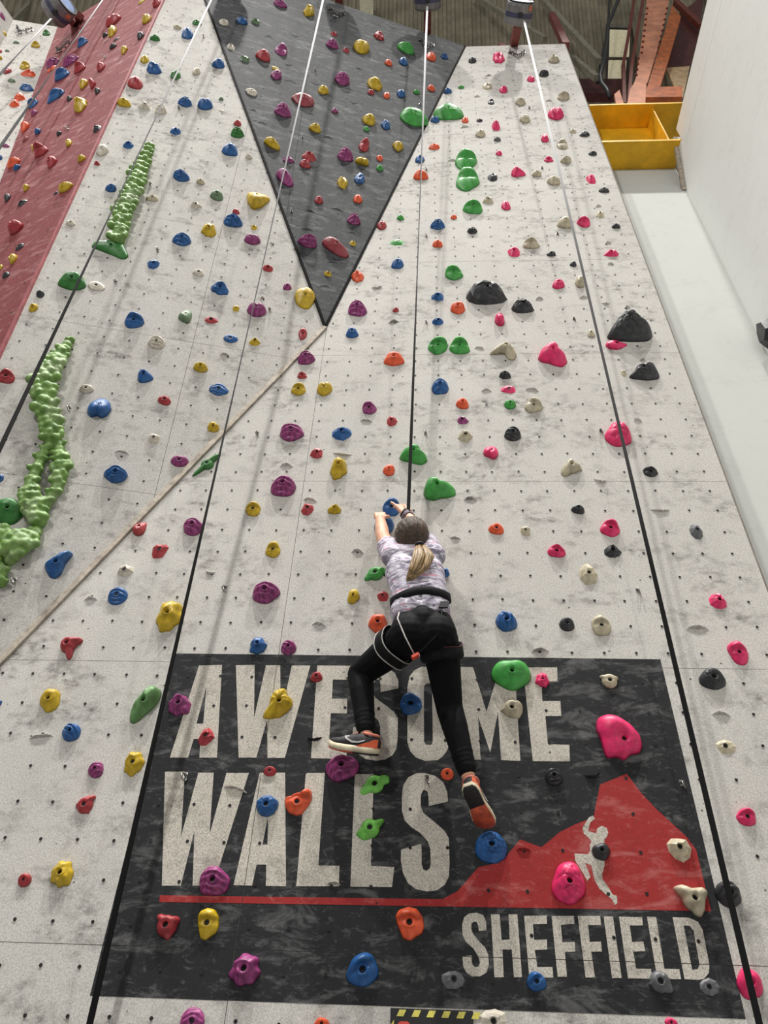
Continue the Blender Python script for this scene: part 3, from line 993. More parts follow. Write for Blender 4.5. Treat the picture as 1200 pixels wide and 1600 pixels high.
crop(300, 600, [
    (168, 35, 124, 64, B, 'ridge'), (133, 270, 76, 70, Y, 'knob'), (664, 32, 94, 84, Y, 'lip'), (829, 32, 98, 90, Y, 'heart'), (1110, 148, 92, 86, PU, 'lip'),
    (625, 303, 152, 116, PU, 'ridge'), (937, 312, 126, 88, B, 'facet'), (776, 434, 80, 68, R, 'facet'), (915, 529, 108, 148, Y, 'knob'), (571, 637, 160, 136, PU, 'ridge', dict(rot=20)),
    (381, 781, 98, 96, Y, 'lip'), (721, 785, 82, 78, R, 'facet'), (890, 783, 88, 66, Y, 'knob'), (12, 895, 132, 112, PU, 'ridge'), (506, 1035, 96, 106, Y, 'lip'),
    (90, 505, 184, 146, DG, 'blade')])
crop(600, 600, [
    (350, 15, 108, 106, B, 'ridge'), (775, 35, 94, 50, PK, 'facet'), (489, 122, 82, 72, O, 'dome'), (787, 130, 76, 60, G, 'shell'), (934, 133, 114, 102, BE, 'lip', dict(rot=-30)),
    (51, 232, 66, 64, R, 'facet'), (494, 227, 72, 50, PU, 'facet'), (510, 328, 94, 82, BE, 'facet', dict(rot=-30)), (802, 311, 104, 78, BK, 'ridge'), (184, 441, 176, 134, G, 'blob'),
    (667, 431, 96, 84, PK, 'heart', dict(rot=150)), (347, 655, 204, 150, G, 'blob', dict(rot=40)), (30, 540, 76, 74, O, 'dome'), (1170, 523, 130, 116, BE, 'horn2'),
    (46, 768, 112, 120, B, 'lip'), (0, 890, 124, 130, B, 'dome'), (700, 906, 98, 74, O, 'dome'), (883, 920, 66, 60, BE, 'box'), (1078, 1043, 116, 86, PK, 'lip', dict(rot=-30)), (380, 1180, 60, 60, B, 'dome')])
crop(900, 600, [
    (263, 313, 170, 162, PK, 'brain'), (465, 549, 98, 68, BK, 'lip'), (10, 785, 86, 60, BK, 'dome'), (212, 900, 126, 114, PK, 'lip', dict(rot=-30)), (231, 1043, 112, 86, BK, 'facet'), (750, 925, 88, 98, GY, 'facet')])
crop(0, 900, [
    (735, 125, 118, 94, B, 'ridge', dict(rot=30)), (1058, 255, 170, 200, Y, 'knob'), (455, 453, 132, 146, R, 'boomerang'), (313, 780, 132, 150, Y, 'dome'), (445, 980, 116, 108, B, 'ridge', dict(rot=30)),
    (910, 805, 200, 240, 'pale_green', 'slab'), (1125, 807, 146, 144, PU, 'knob'), (2, 795, 24, 52, B, 'dome'), (598, 1212, 98, 104, PU, 'ridge'), (840, 1178, 134, 160, Y, 'knob')])
crop(300, 900, [
    (465, 105, 176, 140, PU, 'ridge', dict(rot=-20)), (1010, 130, 78, 96, Y, 'dome'), (415, 438, 112, 108, B, 'knob'), (602, 449, 94, 82, PU, 'ridge', dict(rot=20)), (536, 800, 190, 196, Y, 'moon'),
    (778, 632, 80, 70, R, 'dome'), (90, 1008, 110, 116, R, 'facet'), (1160, 300, 120, 124, O, 'dome'), (940, 1205, 214, 170, PU, 'ridge')])
crop(500, 750, [(345, 588, 140, 88, G, 'slab2'), (393, 727, 74, 66, R, 'facet')])
crop(600, 900, [
    (764, 285, 136, 130, B, 'ridge', dict(rot=90)), (1142, 302, 96, 90, BK, 'disc'), (794, 623, 252, 196, G, 'big'), (989, 652, 94, 96, PK, 'knob'), (797, 837, 142, 118, BE, 'dropr'), (168, 800, 140, 146, B, 'lip')])
crop(900, 900, [
    (886, 158, 114, 100, PK, 'facet'), (1010, 482, 134, 154, PK, 'lip'), (852, 647, 170, 126, BK, 'scaleb'), (268, 1010, 292, 290, PK, 'paddle'), (205, 660, 120, 82, BE, 'trid'),
    (937, 1068, 132, 82, BE, 'facet'), (78, -10, 116, 136, BE, 'facet'), (158, 310, 124, 134, BE, 'lip')])
crop(0, 1200, [(537, 230, 130, 116, R, 'fin'), (155, 702, 88, 88, R, 'disc'), (388, 665, 150, 172, Y, 'knob'), (1055, 995, 148, 166, R, 'trid'), (1205, 1580, 150, 110, PU, 'ridge')])
crop(300, 1200, [
    (487, 22, 84, 66, R, 'disc'), (472, 246, 142, 118, B, 'shell'), (665, 215, 174, 172, O, 'fan'), (143, 706, 196, 190, PU, 'ridge', dict(rot=30)), (103, 977, 136, 204, Y, 'dropd'),
    (328, 1262, 206, 212, PU, 'knob'), (1065, 1262, 206, 220, B, 'lip', dict(rot=30)), (1142, 108, 190, 96, 'lime', 'slab2'), (1113, 387, 180, 140, 'lime', 'fin2'), (812, 1600, 100, 84, O, 'dome')])
crop(600, 1200, [
    (395, 40, 84, 80, O, 'disc'), (1060, 55, 112, 110, BK, 'ridge'), (670, 498, 206, 206, B, 'scaleb'), (162, 975, 180, 214, O, 'dropd'), (953, 1335, 126, 128, B, 'lip', dict(rot=30)),
    (1152, 722, 216, 274, PK, 'brain'), (432, 1325, 150, 84, GY, 'facet'), (680, 1590, 170, 120, WH, 'facet')])
crop(900, 1200, [
    (1062, 305, 124, 116, PK, 'lip'), (643, 518, 160, 156, BE, 'facet'), (715, 832, 216, 206, BE, 'trid'), (950, 785, 170, 146, BK, 'ridge', dict(rot=-30)), (1085, 1347, 168, 206, PK, 'lip', dict(rot=70)),
    (155, 525, 118, 116, BK, 'dome'), (530, 1347, 160, 126, GY, 'fin3'), (835, 1370, 130, 84, GY, 'facet'), (595, 1590, 84, 60, PK, 'dome')])

# outlines: unit polygons (u right, v up), star-shaped about the bolt
OUT = {
    'bean': [(-1, .6), (-.8, 1), (-.35, .95), (.2, .5), (.8, .0), (1, -.5), (.85, -.95), (.35, -1), (-.25, -.65), (-.75, -.15), (-.98, .25)],
    'ledge': [(-1, .35), (-.2, .75), (.35, 1), (.7, .3), (1, -.5), (.85, -1), (.1, -.65), (-1, -.2)],
    'boomerang': [(-.9, .2), (-.5, .75), (.2, 1), (.95, .95), (1, .6), (.5, .4), (.25, .1), (.45, -.5), (.4, -1), (.05, -1), (-.4, -.35)],
    'horn': [(-1, -.15), (-.3, .35), (.35, .85), (1, 1), (.75, .55), (.55, .0), (.55, -.6), (.2, -1), (-.25, -.95), (-.7, -.55)],
    'horn2': [(-1, -.6), (-.85, .1), (-.4, .4), (-.2, .95), (.2, 1), (.45, .45), (1, .2), (.95, -.2), (.4, -.3), (.0, -.45), (-.5, -1), (-.8, -.95)],
    'arch': [(-1, -.1), (-.6, .65), (0, 1), (.5, .8), (.9, .3), (1, -.3), (.75, -.95), (.3, -1), (.25, -.6), (.2, -.1), (-.1, .15), (-.5, -.05), (-.8, -.15)],
    'blob': [(-1, -.15), (-.8, .4), (-.35, .8), (.1, 1), (.5, .75), (.55, .35), (.95, .0), (1, -.5), (.6, -1), (.1, -.85), (-.3, -.6), (-.75, -.5)],
    'blade': [(-1, -1), (-.92, -.72), (-.45, -.2), (.15, .4), (.65, .82), (1, 1), (.8, .66), (.3, .12), (-.3, -.48), (-.75, -.88)],
    'trap': [(-1, 1), (1, 1), (.85, .3), (.45, -1), (-.75, -.95)],
    'fin': [(-1, -.1), (-.5, .6), (.2, .95), (1, 1), (.6, .45), (.5, -.2), (.65, -1), (-.1, -.85), (-.75, -.5)],
    'fin2': [(-1, -.35), (-.4, .35), (.35, .75), (.95, 1), (1, .8), (.55, .0), (.15, -.75), (-.35, -1), (-.75, -.75)],
    'fin3': [(-1, -.15), (.1, .35), (.55, 1), (.85, .4), (1, -.8), (.6, -1), (0, -.75), (-.6, -.45)],
    'slab': [(-1, -.6), (-.95, -.1), (-.4, .4), (.1, .95), (.5, 1), (.95, .8), (1, .3), (.6, -.2), (.1, -.55), (-.4, -1), (-.8, -.95)],
    'slab2': [(-1, -.65), (-.75, .0), (-.1, .55), (.6, 1), (.95, .8), (1, .2), (.6, .0), (.0, -.35), (-.55, -.95), (-.85, -1)],
    'moon': [(-1, -.95), (-.85, -.55), (-.55, -.2), (-.6, .25), (-.4, .7), (.0, .95), (.5, 1), (.55, .55), (.95, .35), (1, -.05), (.7, -.5), (.2, -.9), (-.4, -1)],
    'fan': [(-1, .3), (-.95, -.3), (-.6, -.8), (0, -1), (.4, -.9), (.75, -.35), (1, .15), (1, .75), (.65, 1), (.35, .6), (-.1, .45), (-.6, .35)],
    'dropd': [(-.95, .4), (-.75, .8), (-.1, 1), (.5, .9), (.9, .45), (1, -.2), (.85, -.55), (.45, -.75), (.1, -1), (-.4, -.9), (-.6, -.5), (-.8, -.1)],
    'dropr': [(-1, -.1), (-.6, .4), (.1, .75), (.7, 1), (1, .5), (.95, -.3), (.6, -1), (.2, -.95), (-.5, -.45)],
    'trid': [(-1, .8), (-.6, 1), (.0, .75), (.7, .85), (1, .55), (.75, .1), (.6, -.5), (.3, -1), (-.1, -.8), (-.35, -.1), (-.75, .35)],
    'paddle': [(-1, .35), (-.85, .85), (-.45, 1), (.05, .9), (.6, .55), (.95, .1), (1, -.3), (.8, -.65), (.3, -.75), (.05, -1), (-.3, -.8), (-.7, -.95), (-.8, -.6), (-.85, -.1)],
    'tri': [(-.9, -.7), (-.55, .5), (0, 1), (.6, .4), (1, -.6), (.4, -.95), (-.5, -1)],
    'heart': [(-.95, -.05), (-.8, .6), (-.35, .95), (.0, .68), (.45, 1), (.95, .6), (1, -.1), (.5, -.8), (-.1, -1), (-.65, -.65)],
    'shell': [(-1, .45), (-.7, .8), (-.35, .72), (0, .85), (.4, .72), (.75, .85), (1, .4), (.85, -.3), (.45, -.85), (0, -1), (-.5, -.85), (-.85, -.3)],
    'drop': [(-.9, .2), (-.6, .8), (0, 1), (.6, .8), (.9, .25), (.6, -.4), (.15, -1), (-.15, -1), (-.6, -.4)],
    'box': [(-1, .5), (-.75, .95), (.8, 1), (1, .4), (.85, -.9), (.3, -1), (-.8, -.85)],
    'scale': [(-1, -.65), (-.8, -.1), (-.45, .55), (-.05, 1), (.3, .9), (.6, .45), (.95, .1), (1, -.4), (.75, -.95), (.1, -1), (-.6, -.9)],
    'scale2': [(-1, -.6), (-.5, .05), (.2, .6), (.75, 1), (.9, .4), (1, -.4), (.85, -.85), (.2, -1), (-.5, -.85)],
    'crag': [(-1, -.2), (-.95, .35), (-.7, .75), (-.3, .97), (.15, 1), (.5, .7), (.8, .25), (1, -.3), (.75, -.75), (.2, -.95), (-.4, -1), (-.85, -.7)],
    'scaleb': [(-1, -.35), (-.95, .25), (-.65, .75), (-.1, 1), (.4, .9), (.85, .45), (1, -.1), (.8, -.65), (.3, -1), (-.4, -.95), (-.8, -.7)],
}
ADJ = dict(bean='bean-shaped', ledge='thin shelf-like', dome='rounded', knob='lumpy', ridge='grooved', facet='angular', lip='lipped', tri='wedge-shaped', drop='teardrop', heart='two-lobed', shell='scalloped',
           box='boxy', big='domed', scale='honeycomb-textured', scale2='pitted', scaleb='cell-patterned', crag='craggy', boomerang='boomerang-shaped', horn='hooked', horn2='forked', arch='arched',
           blob='curvy', blade='thin blade-like', trap='trapezoid', fin='fin-shaped', fin2='leaf-shaped', fin3='fin-like', slab='long scaly', slab2='elongated', moon='crescent',
           fan='fan-shaped', dropd='tapering', dropr='pointed', trid='three-cornered', paddle='smooth paddle-shaped', disc='round disc', brain='brain-textured')
COLN = dict(dark_green='dark green', sage='sage green', wine='dull red', lime='lime green', pale_green='pale green')


def outline_radius(poly, th, c):
    dx, dy = math.cos(th), math.sin(th)
    best = 0.0
    for i in range(len(poly)):
        x1, y1 = poly[i][0] - c[0], poly[i][1] - c[1]
        x2, y2 = poly[(i + 1) % len(poly)][0] - c[0], poly[(i + 1) % len(poly)][1] - c[1]
        ex, ey = x2 - x1, y2 - y1
        den = dx * ey - dy * ex
        if abs(den) < 1e-9:
            continue
        t = (x1 * ey - y1 * ex) / den
        s = (x1 * dy - y1 * dx) / den
        if t > 0 and -1e-6 <= s <= 1 + 1e-6:
            best = max(best, t)
    return best if best > 0 else 0.05


def hold_shape(typ, rnd, kw, big):
    """unit hold: arrays a,b (in plane), c (height 0..1), bolt ring info"""
    ns = 40 if big > 30 else (26 if big > 16 else 18)
    nr = 13 if big > 30 else (9 if big > 16 else 6)
    flat = typ in ('facet', 'box', 'trap', 'crag')
    if flat:
        ns = 15 if typ == 'crag' else (9 if typ == 'facet' else 12)
        nr = 5 if typ == 'crag' else 3
    sharp = typ in ('horn', 'horn2', 'boomerang', 'fin', 'fin2', 'fin3', 'blade', 'fan', 'moon', 'slab', 'slab2', 'ledge', 'dropd', 'dropr', 'trid', 'arch', 'paddle', 'blob')
    if sharp and big > 18:
        ns, nr = 60, 11
    if typ in ('scale', 'scale2', 'scaleb', 'brain', 'ridge') and big > 18:
        ns, nr = 48, 16
    rot = math.radians(kw.get('rot', 0))
    cx, cy = 0.0, 0.05
    if typ in ('horn', 'moon', 'fan', 'fin'):
        cx, cy = (0.0, -.1) if typ != 'moon' else (.15, .0)
    if typ == 'blade':
        cx, cy = .0, -.02
    if typ == 'boomerang':
        cx, cy = -.3, .3
    if typ == 'paddle':
        cx, cy = .15, -.15
    if typ == 'arch':
        cx, cy = .25, .5
    poly = OUT.get(typ)
    ph = [rnd.uniform(0, 6.28) for _ in range(5)]
    amp = [0.07, 0.05, 0.03] if typ not in ('disc',) else [0, 0, 0]
    lumps = [(rnd.uniform(-.75, .75), rnd.uniform(-.75, .75), rnd.uniform(.5, 1)) for _ in range(9)]
    cells = [(rnd.uniform(-1.1, 1.1), rnd.uniform(-1.1, 1.1)) for _ in range(26 if typ != 'brain' else 20)]
    if typ in ('scale', 'scale2', 'scaleb'):
        cells = [(-1.2 + .34 * i + (.17 if j % 2 else 0) + rnd.uniform(-.05, .05), -1.2 + .3 * j + rnd.uniform(-.05, .05)) for i in range(8) for j in range(9)]
    fr = rnd.uniform(9, 12)
    pa = rnd.uniform(-.5, .5)
    tilt = rnd.uniform(0.5, 0.7)
    A, Bv, Cv = [], [], []
    rs = [(k + 1) / nr for k in range(nr)]
    rad = []
    for s in range(ns):
        th = 2 * math.pi * s / ns
        if poly:
            ro = outline_radius(poly, th, (cx, cy))
        else:
            ro = 1.0
            if typ == 'facet':
                ro *= rnd.uniform(.78, 1.08)
            elif typ != 'crag':
                ro *= 1 + amp[0] * math.cos(2 * th + ph[0]) + amp[1] * math.cos(3 * th + ph[1]) + amp[2] * math.cos(5 * th + ph[2])
            if typ == 'knob':
                ro *= 1 + .07 * math.cos(7 * th + ph[3])
        rad.append(ro)
    if poly and not flat:
        rad = [(rad[i - 1] + 2 * rad[i] + rad[(i + 1) % ns]) / 4 for i in range(ns)]

    def height(x, y, r, th):
        n, m = (2.4, .62)
        if typ in ('facet', 'box', 'trap'):
            n, m = 1.6, .7
        if typ in ('big', 'dome', 'crag', 'scale', 'scaleb'):
            n, m = 2.2, .55
        if typ == 'disc':
            n, m = 5, .7
        h = max(0.0, 1 - r ** n) ** m
        h *= 1 + tilt * y
        if typ == 'knob':
            for lx, ly, la in lumps:
                h += .30 * la * math.exp(-((x - lx) ** 2 + (y - ly) ** 2) / .06) * (1 - r ** 4)
            h *= .82
        elif typ == 'ridge':
            q = (y * math.cos(pa + rot) + x * math.sin(pa + rot)) + .25 * (x * math.cos(pa + rot) - y * math.sin(pa + rot)) ** 2
            h += .11 * math.sin(fr * 1.3 * q) * (1 - r ** 6)
        elif typ in ('lip', 'fan', 'dropd'):
            q = y * math.cos(rot) - x * math.sin(rot)
            h *= .78 + .3 / (1 + math.exp(-14 * (q - .32)))
            h -= .22 * math.exp(-((q - .12) / .16) ** 2) * (1 - r ** 3)
        elif typ == 'heart':
            h -= .20 * math.exp(-(x / .16) ** 2) * max(0, min(1, (y + .35) * 1.4)) * (1 - r ** 6)
        elif typ == 'big':
            d = math.hypot(x * .9 - .12, y - .25)
            h += .05 * (math.exp(-((d - .38) / .06) ** 2) if abs(math.sin(th * 1.5)) > .35 else 0)
        elif typ in ('scale', 'scale2', 'scaleb', 'brain'):
            ds = sorted(math.hypot(x - a, y - b) for a, b in cells)[:2]
            g = ds[1] - ds[0]
            h += (-.11 if typ != 'scale2' else .10) * math.exp(-(g / .05) ** 2) * (1 - r ** 5)
            if typ == 'brain':
                h -= .05 * math.exp(-(g / .09) ** 2) * (1 - r ** 5)
        elif typ in ('shell', 'moon'):
            h += .07 * math.cos(9 * th) * r * (1 - r ** 6)
        elif typ == 'crag':
            h *= rnd.uniform(.86, 1.08)
        elif typ == 'facet':
            h *= rnd.uniform(.75, 1.1)
        elif typ in ('slab', 'slab2'):
            h += .10 * math.sin(7 * x) * math.sin(6 * y + 1) * (1 - r ** 4)
        elif typ == 'paddle':
            h *= 1 - .35 * math.exp(-((x - .05) ** 2 + (y + .1) ** 2) / .12)
        return max(h, 0.0)

    cr_, sr_ = math.cos(rot), math.sin(rot)
    rows = []
    for r in rs:
        row = []
        for s in range(ns):
            th = 2 * math.pi * s / ns
            x, y = cx + math.cos(th) * rad[s] * r, cy + math.sin(th) * rad[s] * r
            row.append((x, y, height(x, y, r, th) if r < .999 else 0.0))
        rows.append(row)
    ctop = sum(p[2] for p in rows[0]) / ns
    if poly and typ not in ('ridge',):
        rows = [[(x * cr_ - y * sr_, x * sr_ + y * cr_, h) for x, y, h in row] for row in rows]
        cx, cy = cx * cr_ - cy * sr_, cx * sr_ + cy * cr_
    return rows, (cx, cy), ctop, ns, flat


BOLT = {}


def bolt_mesh(r, mat):
    key = round(r, 4)
    if key not in BOLT:
        bm = bmesh.new()
        ring = [bm.verts.new((r * math.cos(k * math.pi / 3), r * math.sin(k * math.pi / 3), 0)) for k in range(6)]
        top = [bm.verts.new((r * math.cos(k * math.pi / 3), r * math.sin(k * math.pi / 3), r * .5)) for k in range(6)]
        inn = [bm.verts.new((r * .45 * math.cos(k * math.pi / 3), r * .45 * math.sin(k * math.pi / 3), r * .5)) for k in range(6)]
        low = [bm.verts.new((r * .45 * math.cos(k * math.pi / 3), r * .45 * math.sin(k * math.pi / 3), r * .1)) for k in range(6)]
        for k in range(6):
            j = (k + 1) % 6
            bm.faces.new([ring[k], ring[j], top[j], top[k]])
            bm.faces.new([top[k], top[j], inn[j], inn[k]])
            bm.faces.new([inn[k], inn[j], low[j], low[k]])
        bm.faces.new(low)
        me = bpy.data.meshes.new('bolt')
        bm.to_mesh(me)
        bm.free()
        me.materials.append(mat)
        BOLT[key] = me
    return BOLT[key]


def make_hold(x, y, w, h, col, typ, kw, idx):
    rnd = random.Random(1000 + idx)
    f = face_at(x, y + h * .2)
    f = kw.get('face', f)
    pl = PLANES[f]
    rows, (cx, cy), ctop, ns, flat = hold_shape(typ, rnd, kw, w)
    RA = np.array(rows)                       # nr, ns, 3
    kx = abs(project(pl.xyz(*(pl.puv((x, y)) + np.array([.01, 0]))))[0][0] - x) / .01
    sx = w / 2 / max(kx, 30)
    low = dict(blade=.22, ledge=.3, slab2=.5, disc=.45, box=.5, horn=.6, boomerang=.45, big=.42, paddle=.42, facet=.52, arch=.45, trap=.35, fin=.4, fin2=.4).get(typ, .54)
    cr = kw.get('cr', low)
    sv = sx
    sc = cr * 2 * sx * .70
    pos = pl.puv((x, y + h * .25))
    for it in range(9):
        pts = (pl.o + np.multiply.outer(pos[0] + RA[..., 0] * sx, pl.u) + np.multiply.outer(pos[1] + RA[..., 1] * sv, pl.v) + np.multiply.outer(RA[..., 2] * sc, pl.w)).reshape(-1, 3)
        q = project(pts)
        lo, hi = q.min(0), q.max(0)
        ww, hh = hi - lo
        mid = (lo + hi) / 2
        sx *= (w / ww) ** .9
        k = (h / hh)
        sv *= k ** 1.3
        lim0, lim1 = .74 * sx, 1.9 * sx
        if sv < lim0:
            sv = lim0
            sc *= k ** .8
        elif sv > lim1:
            sv = lim1
            sc *= k ** .8
        sc = min(max(sc, .25 * sx), 1.7 * sx)
        pc = project(pl.xyz(pos[0], pos[1]))[0] + np.array([x, y]) - mid
        pos = pl.puv(pc)
    # mesh in the hold's own frame: origin at the wall under the bolt
    rb = min(0.0122, .2 * sx * 1.2)
    has_bolt = w >= 8.5
    verts, faces = [], []
    ox, oy = cx * sx, cy * sv
    H = ctop * sc
    if has_bolt:
        dep = max(H * .45, .004)
        for rr, hh_ in ((rb, H - dep * .9), (rb, H * 1.0)):
            for s in range(ns):
                th = 2 * math.pi * s / ns
                verts.append((rr * math.cos(th), rr * math.sin(th), hh_))
        c0 = len(verts)
        verts.append((0, 0, H - dep * .9))
        for s in range(ns):
            j = (s + 1) % ns
            faces.append((c0, s, j))
            faces.append((s, ns + s, ns + j, j))
        prev = [ns + s for s in range(ns)]
    else:
        verts.append((0, 0, H))
        prev = None
    for ri, row in enumerate(rows):
        cur = []
        for s, (a, b, c) in enumerate(row):
            X, Yv = a * sx - ox, b * sv - oy
            if has_bolt:
                rl = math.hypot(X, Yv)
                mn = rb * (1.25 + .2 * ri)
                if rl < mn:
                    X, Yv = X / max(rl, 1e-9) * mn, Yv / max(rl, 1e-9) * mn
            cur.append(len(verts))
            verts.append((X, Yv, c * sc))
        for s in range(ns):
            j = (s + 1) % ns
            if prev is None:
                faces.append((0, cur[s], cur[j]))
            else:
                faces.append((prev[s], cur[s], cur[j], prev[j]))
        prev = cur
    faces.append(tuple(reversed(prev)))
    me = bpy.data.meshes.new('climbing_hold')
    me.from_pydata(verts, [], faces)
    me.update()
    if not flat:
        sm = [True] * len(me.polygons)
        sm[-1] = False
        me.polygons.foreach_set('use_smooth', sm)
    me.materials.append(M['resin_' + col])
    o = bpy.data.objects.new('climbing_hold', me)
    mw = Matrix(((pl.u[0], pl.v[0], pl.w[0], 0), (pl.u[1], pl.v[1], pl.w[1], 0), (pl.u[2], pl.v[2], pl.w[2], 0), (0, 0, 0, 1)))
    mw.translation = Vector(pl.xyz(pos[0] + ox, pos[1] + oy, 0.0))
    o.matrix_world = mw
    COL.objects.link(o)
    if has_bolt:
        b = bpy.data.objects.new('bolt', bolt_mesh(round(rb * .82, 3), M['bolt_steel']))
        COL.objects.link(b)
        b.parent = o
        b.location = (0, 0, H - max(H * .45, .004) * .9)
    return o, f


ORD = ['topmost', 'second', 'third', 'fourth', 'fifth', 'sixth', 'seventh', 'eighth', 'ninth', 'tenth', 'eleventh', 'twelfth', 'thirteenth', 'fourteenth', 'fifteenth']
GROUPS = ['holds on the main white wall', 'holds on the left white wall', 'holds on the grey triangle', 'holds on the red band', 'holds on the far-left white wall', 'holds on the far-left white wall']


def zone(x, y, f):
    if f == 2:
        return ('on grey triangle left of its strap' if x < strap_x('R3', y) else
                'on grey triangle between two straps' if x < strap_x('R1', y) else 'on grey triangle right of the middle strap')
    if f == 3:
        return 'on upper red band' if y < 150 else 'on lower red band'
    if f in (4, 5):
        return 'on white wall beyond red band'
    if f == 1:
        if x < strap_x('R4', y):
            return 'on left wall left of vine strap'
        return 'on left wall, upper part right of strap' if y < 330 else 'on left wall, lower part right of strap'
    uv = P0.puv((x, y))
    if -1.202 < uv[0] < 1.13 and 2.098 < uv[1] < 3.528:
        return 'on dark sign left of climber' if x < 620 else 'on dark sign right of climber'
    if uv[1] < 2.098:
        return 'below the dark sign'
    if x < strap_x('R3', y):
        return 'on main wall, far left'
    if x < strap_x('R1', y):
        return 'on main wall left of climber'
    side = ('between middle and right-hand straps' if y < 520 else 'between climber and right-hand strap') if x < strap_x('R2', y) else 'right of right-hand strap'
    if x < strap_x('R2', y):
        part_ = 'upper' if y < 300 else ('middle' if y < 520 else 'lower')
    else:
        part_ = 'upper' if y < 400 else 'lower'
    return '%s main wall %s' % (part_, side)


made = []
for i, (x, y, w, h, col, typ, kw) in enumerate(HOLDS):
    o, f = make_hold(x, y, w, h, col, typ, kw, i)
    made.append((o, f, x, y, w, h, col, typ, zone(x, y, f)))
cnt = {}
for rec in made:
    cnt.setdefault((rec[8], rec[6]), []).append(rec)
for (z, col), recs in cnt.items():
    recs.sort(key=lambda r: r[3])
    cn = COLN.get(col, col)
    for k, r in enumerate(recs):
        if len(recs) == 1:
            where = 'only %s one %s' % (cn, z)
        elif k == len(recs) - 1 and k > 3:
            where = 'lowest %s one %s' % (cn, z)
        else:
            where = '%s %s %s' % (ORD[k], cn, z) if k == 0 else '%s %s from top %s' % (ORD[k], cn, z)
        size = 'large ' if r[4] > 42 else ''
        lab = '%s%s %s hold, %s' % (size, cn, ADJ[r[7]], where)
        if len(lab.split()) > 16:
            lab = '%s %s hold, %s' % (cn, ADJ[r[7]].split()[-1], where)
        if len(lab.split()) > 16:
            lab = '%s hold, %s' % (ADJ[r[7]].split()[-1], where)
        tag(r[0], lab, 'climbing hold', GROUPS[r[1]])


# ------------------------------------------------------------------ moulded edges standing proud of the wall skin
CHIPS = []


def chips(x0, y0, rows):
    for x, y, w, h in rows:
        CHIPS.append((x0 + x / 4.0, y0 + y / 4.0, w / 4.0, h / 4.0))


chips(600, 300, [(60, 812, 64, 26), (970, 668, 54, 46), (595, 977, 64, 24)])
chips(300, 300, [(1155, 597, 70, 20), (205, 1018, 60, 24), (440, 665, 30, 36), (500, 320, 30, 30)])
chips(300, 600, [(590, 510, 84, 40), (940, 440, 120, 24), (740, 725, 90, 32), (1035, 1047, 80, 46), (1090, 232, 80, 16), (115, 1178, 64, 32)])
chips(600, 600, [(640, 42, 66, 26), (925, 36, 84, 32), (540, 720, 84, 42), (445, 965, 70, 12)])
chips(900, 600, [(385, 228, 52, 40), (525, 790, 124, 26), (150, 605, 80, 34)])
chips(0, 600, [(765, 428, 92, 32)])
chips(0, 900, [(570, 144, 84, 40), (260, 1002, 144, 36)])
chips(300, 900, [(795, 302, 92, 44), (765, 1015, 100, 40)])
chips(600, 900, [(975, 466, 116, 44)])
chips(900, 900, [(755, 325, 146, 60), (905, 862, 116, 44)])
chips(300, 1200, [(270, 130, 156, 50), (885, 722, 90, 44)])
chips(600, 1200, [(870, 510, 100, 60)])
chips(900, 1200, [(100, 42, 104, 60)])
chips(900, 300, [(320, 722, 40, 22), (45, 660, 60, 22), (185, 698, 52, 20), (200, 320, 42, 26), (215, 450, 42, 22), (415, 1050, 40, 30), (140, 90, 40, 22)])
chips(600, 0, [(655, 474, 40, 14), (583, 606, 44, 18), (1030, 632, 40, 16), (425, 1005, 56, 20), (505, 795, 56, 14)])
chips(300, 0, [(640, 215, 90, 30), (600, 400, 60, 24), (620, 510, 80, 34), (735, 710, 70, 30), (980, 560, 70, 26), (860, 600, 60, 26), (1040, 430, 50, 20), (760, 1040, 60, 30), (440, 770, 60, 30), (280, 220, 60, 26), (480, 230, 60, 26), (770, 520, 60, 24), (1010, 640, 60, 24), (850, 860, 70, 26), (380, 690, 60, 24)])
chips(300, 300, [(910, 110, 80, 26), (720, 235, 90, 30), (830, 590, 70, 34), (880, 440, 70, 26), (1000, 255, 50, 20), (740, 120, 60, 24)])
chips(600, 0, [(60, 180, 50, 22), (330, 600, 50, 26), (230, 470, 60, 24), (120, 470, 60, 24)])
ROOTS = [W0, W1, W2, W3, W4, W5]
FMAT = ['white_paint', 'white_paint', 'grey_paint', 'red_paint', 'white_paint', 'white_paint']
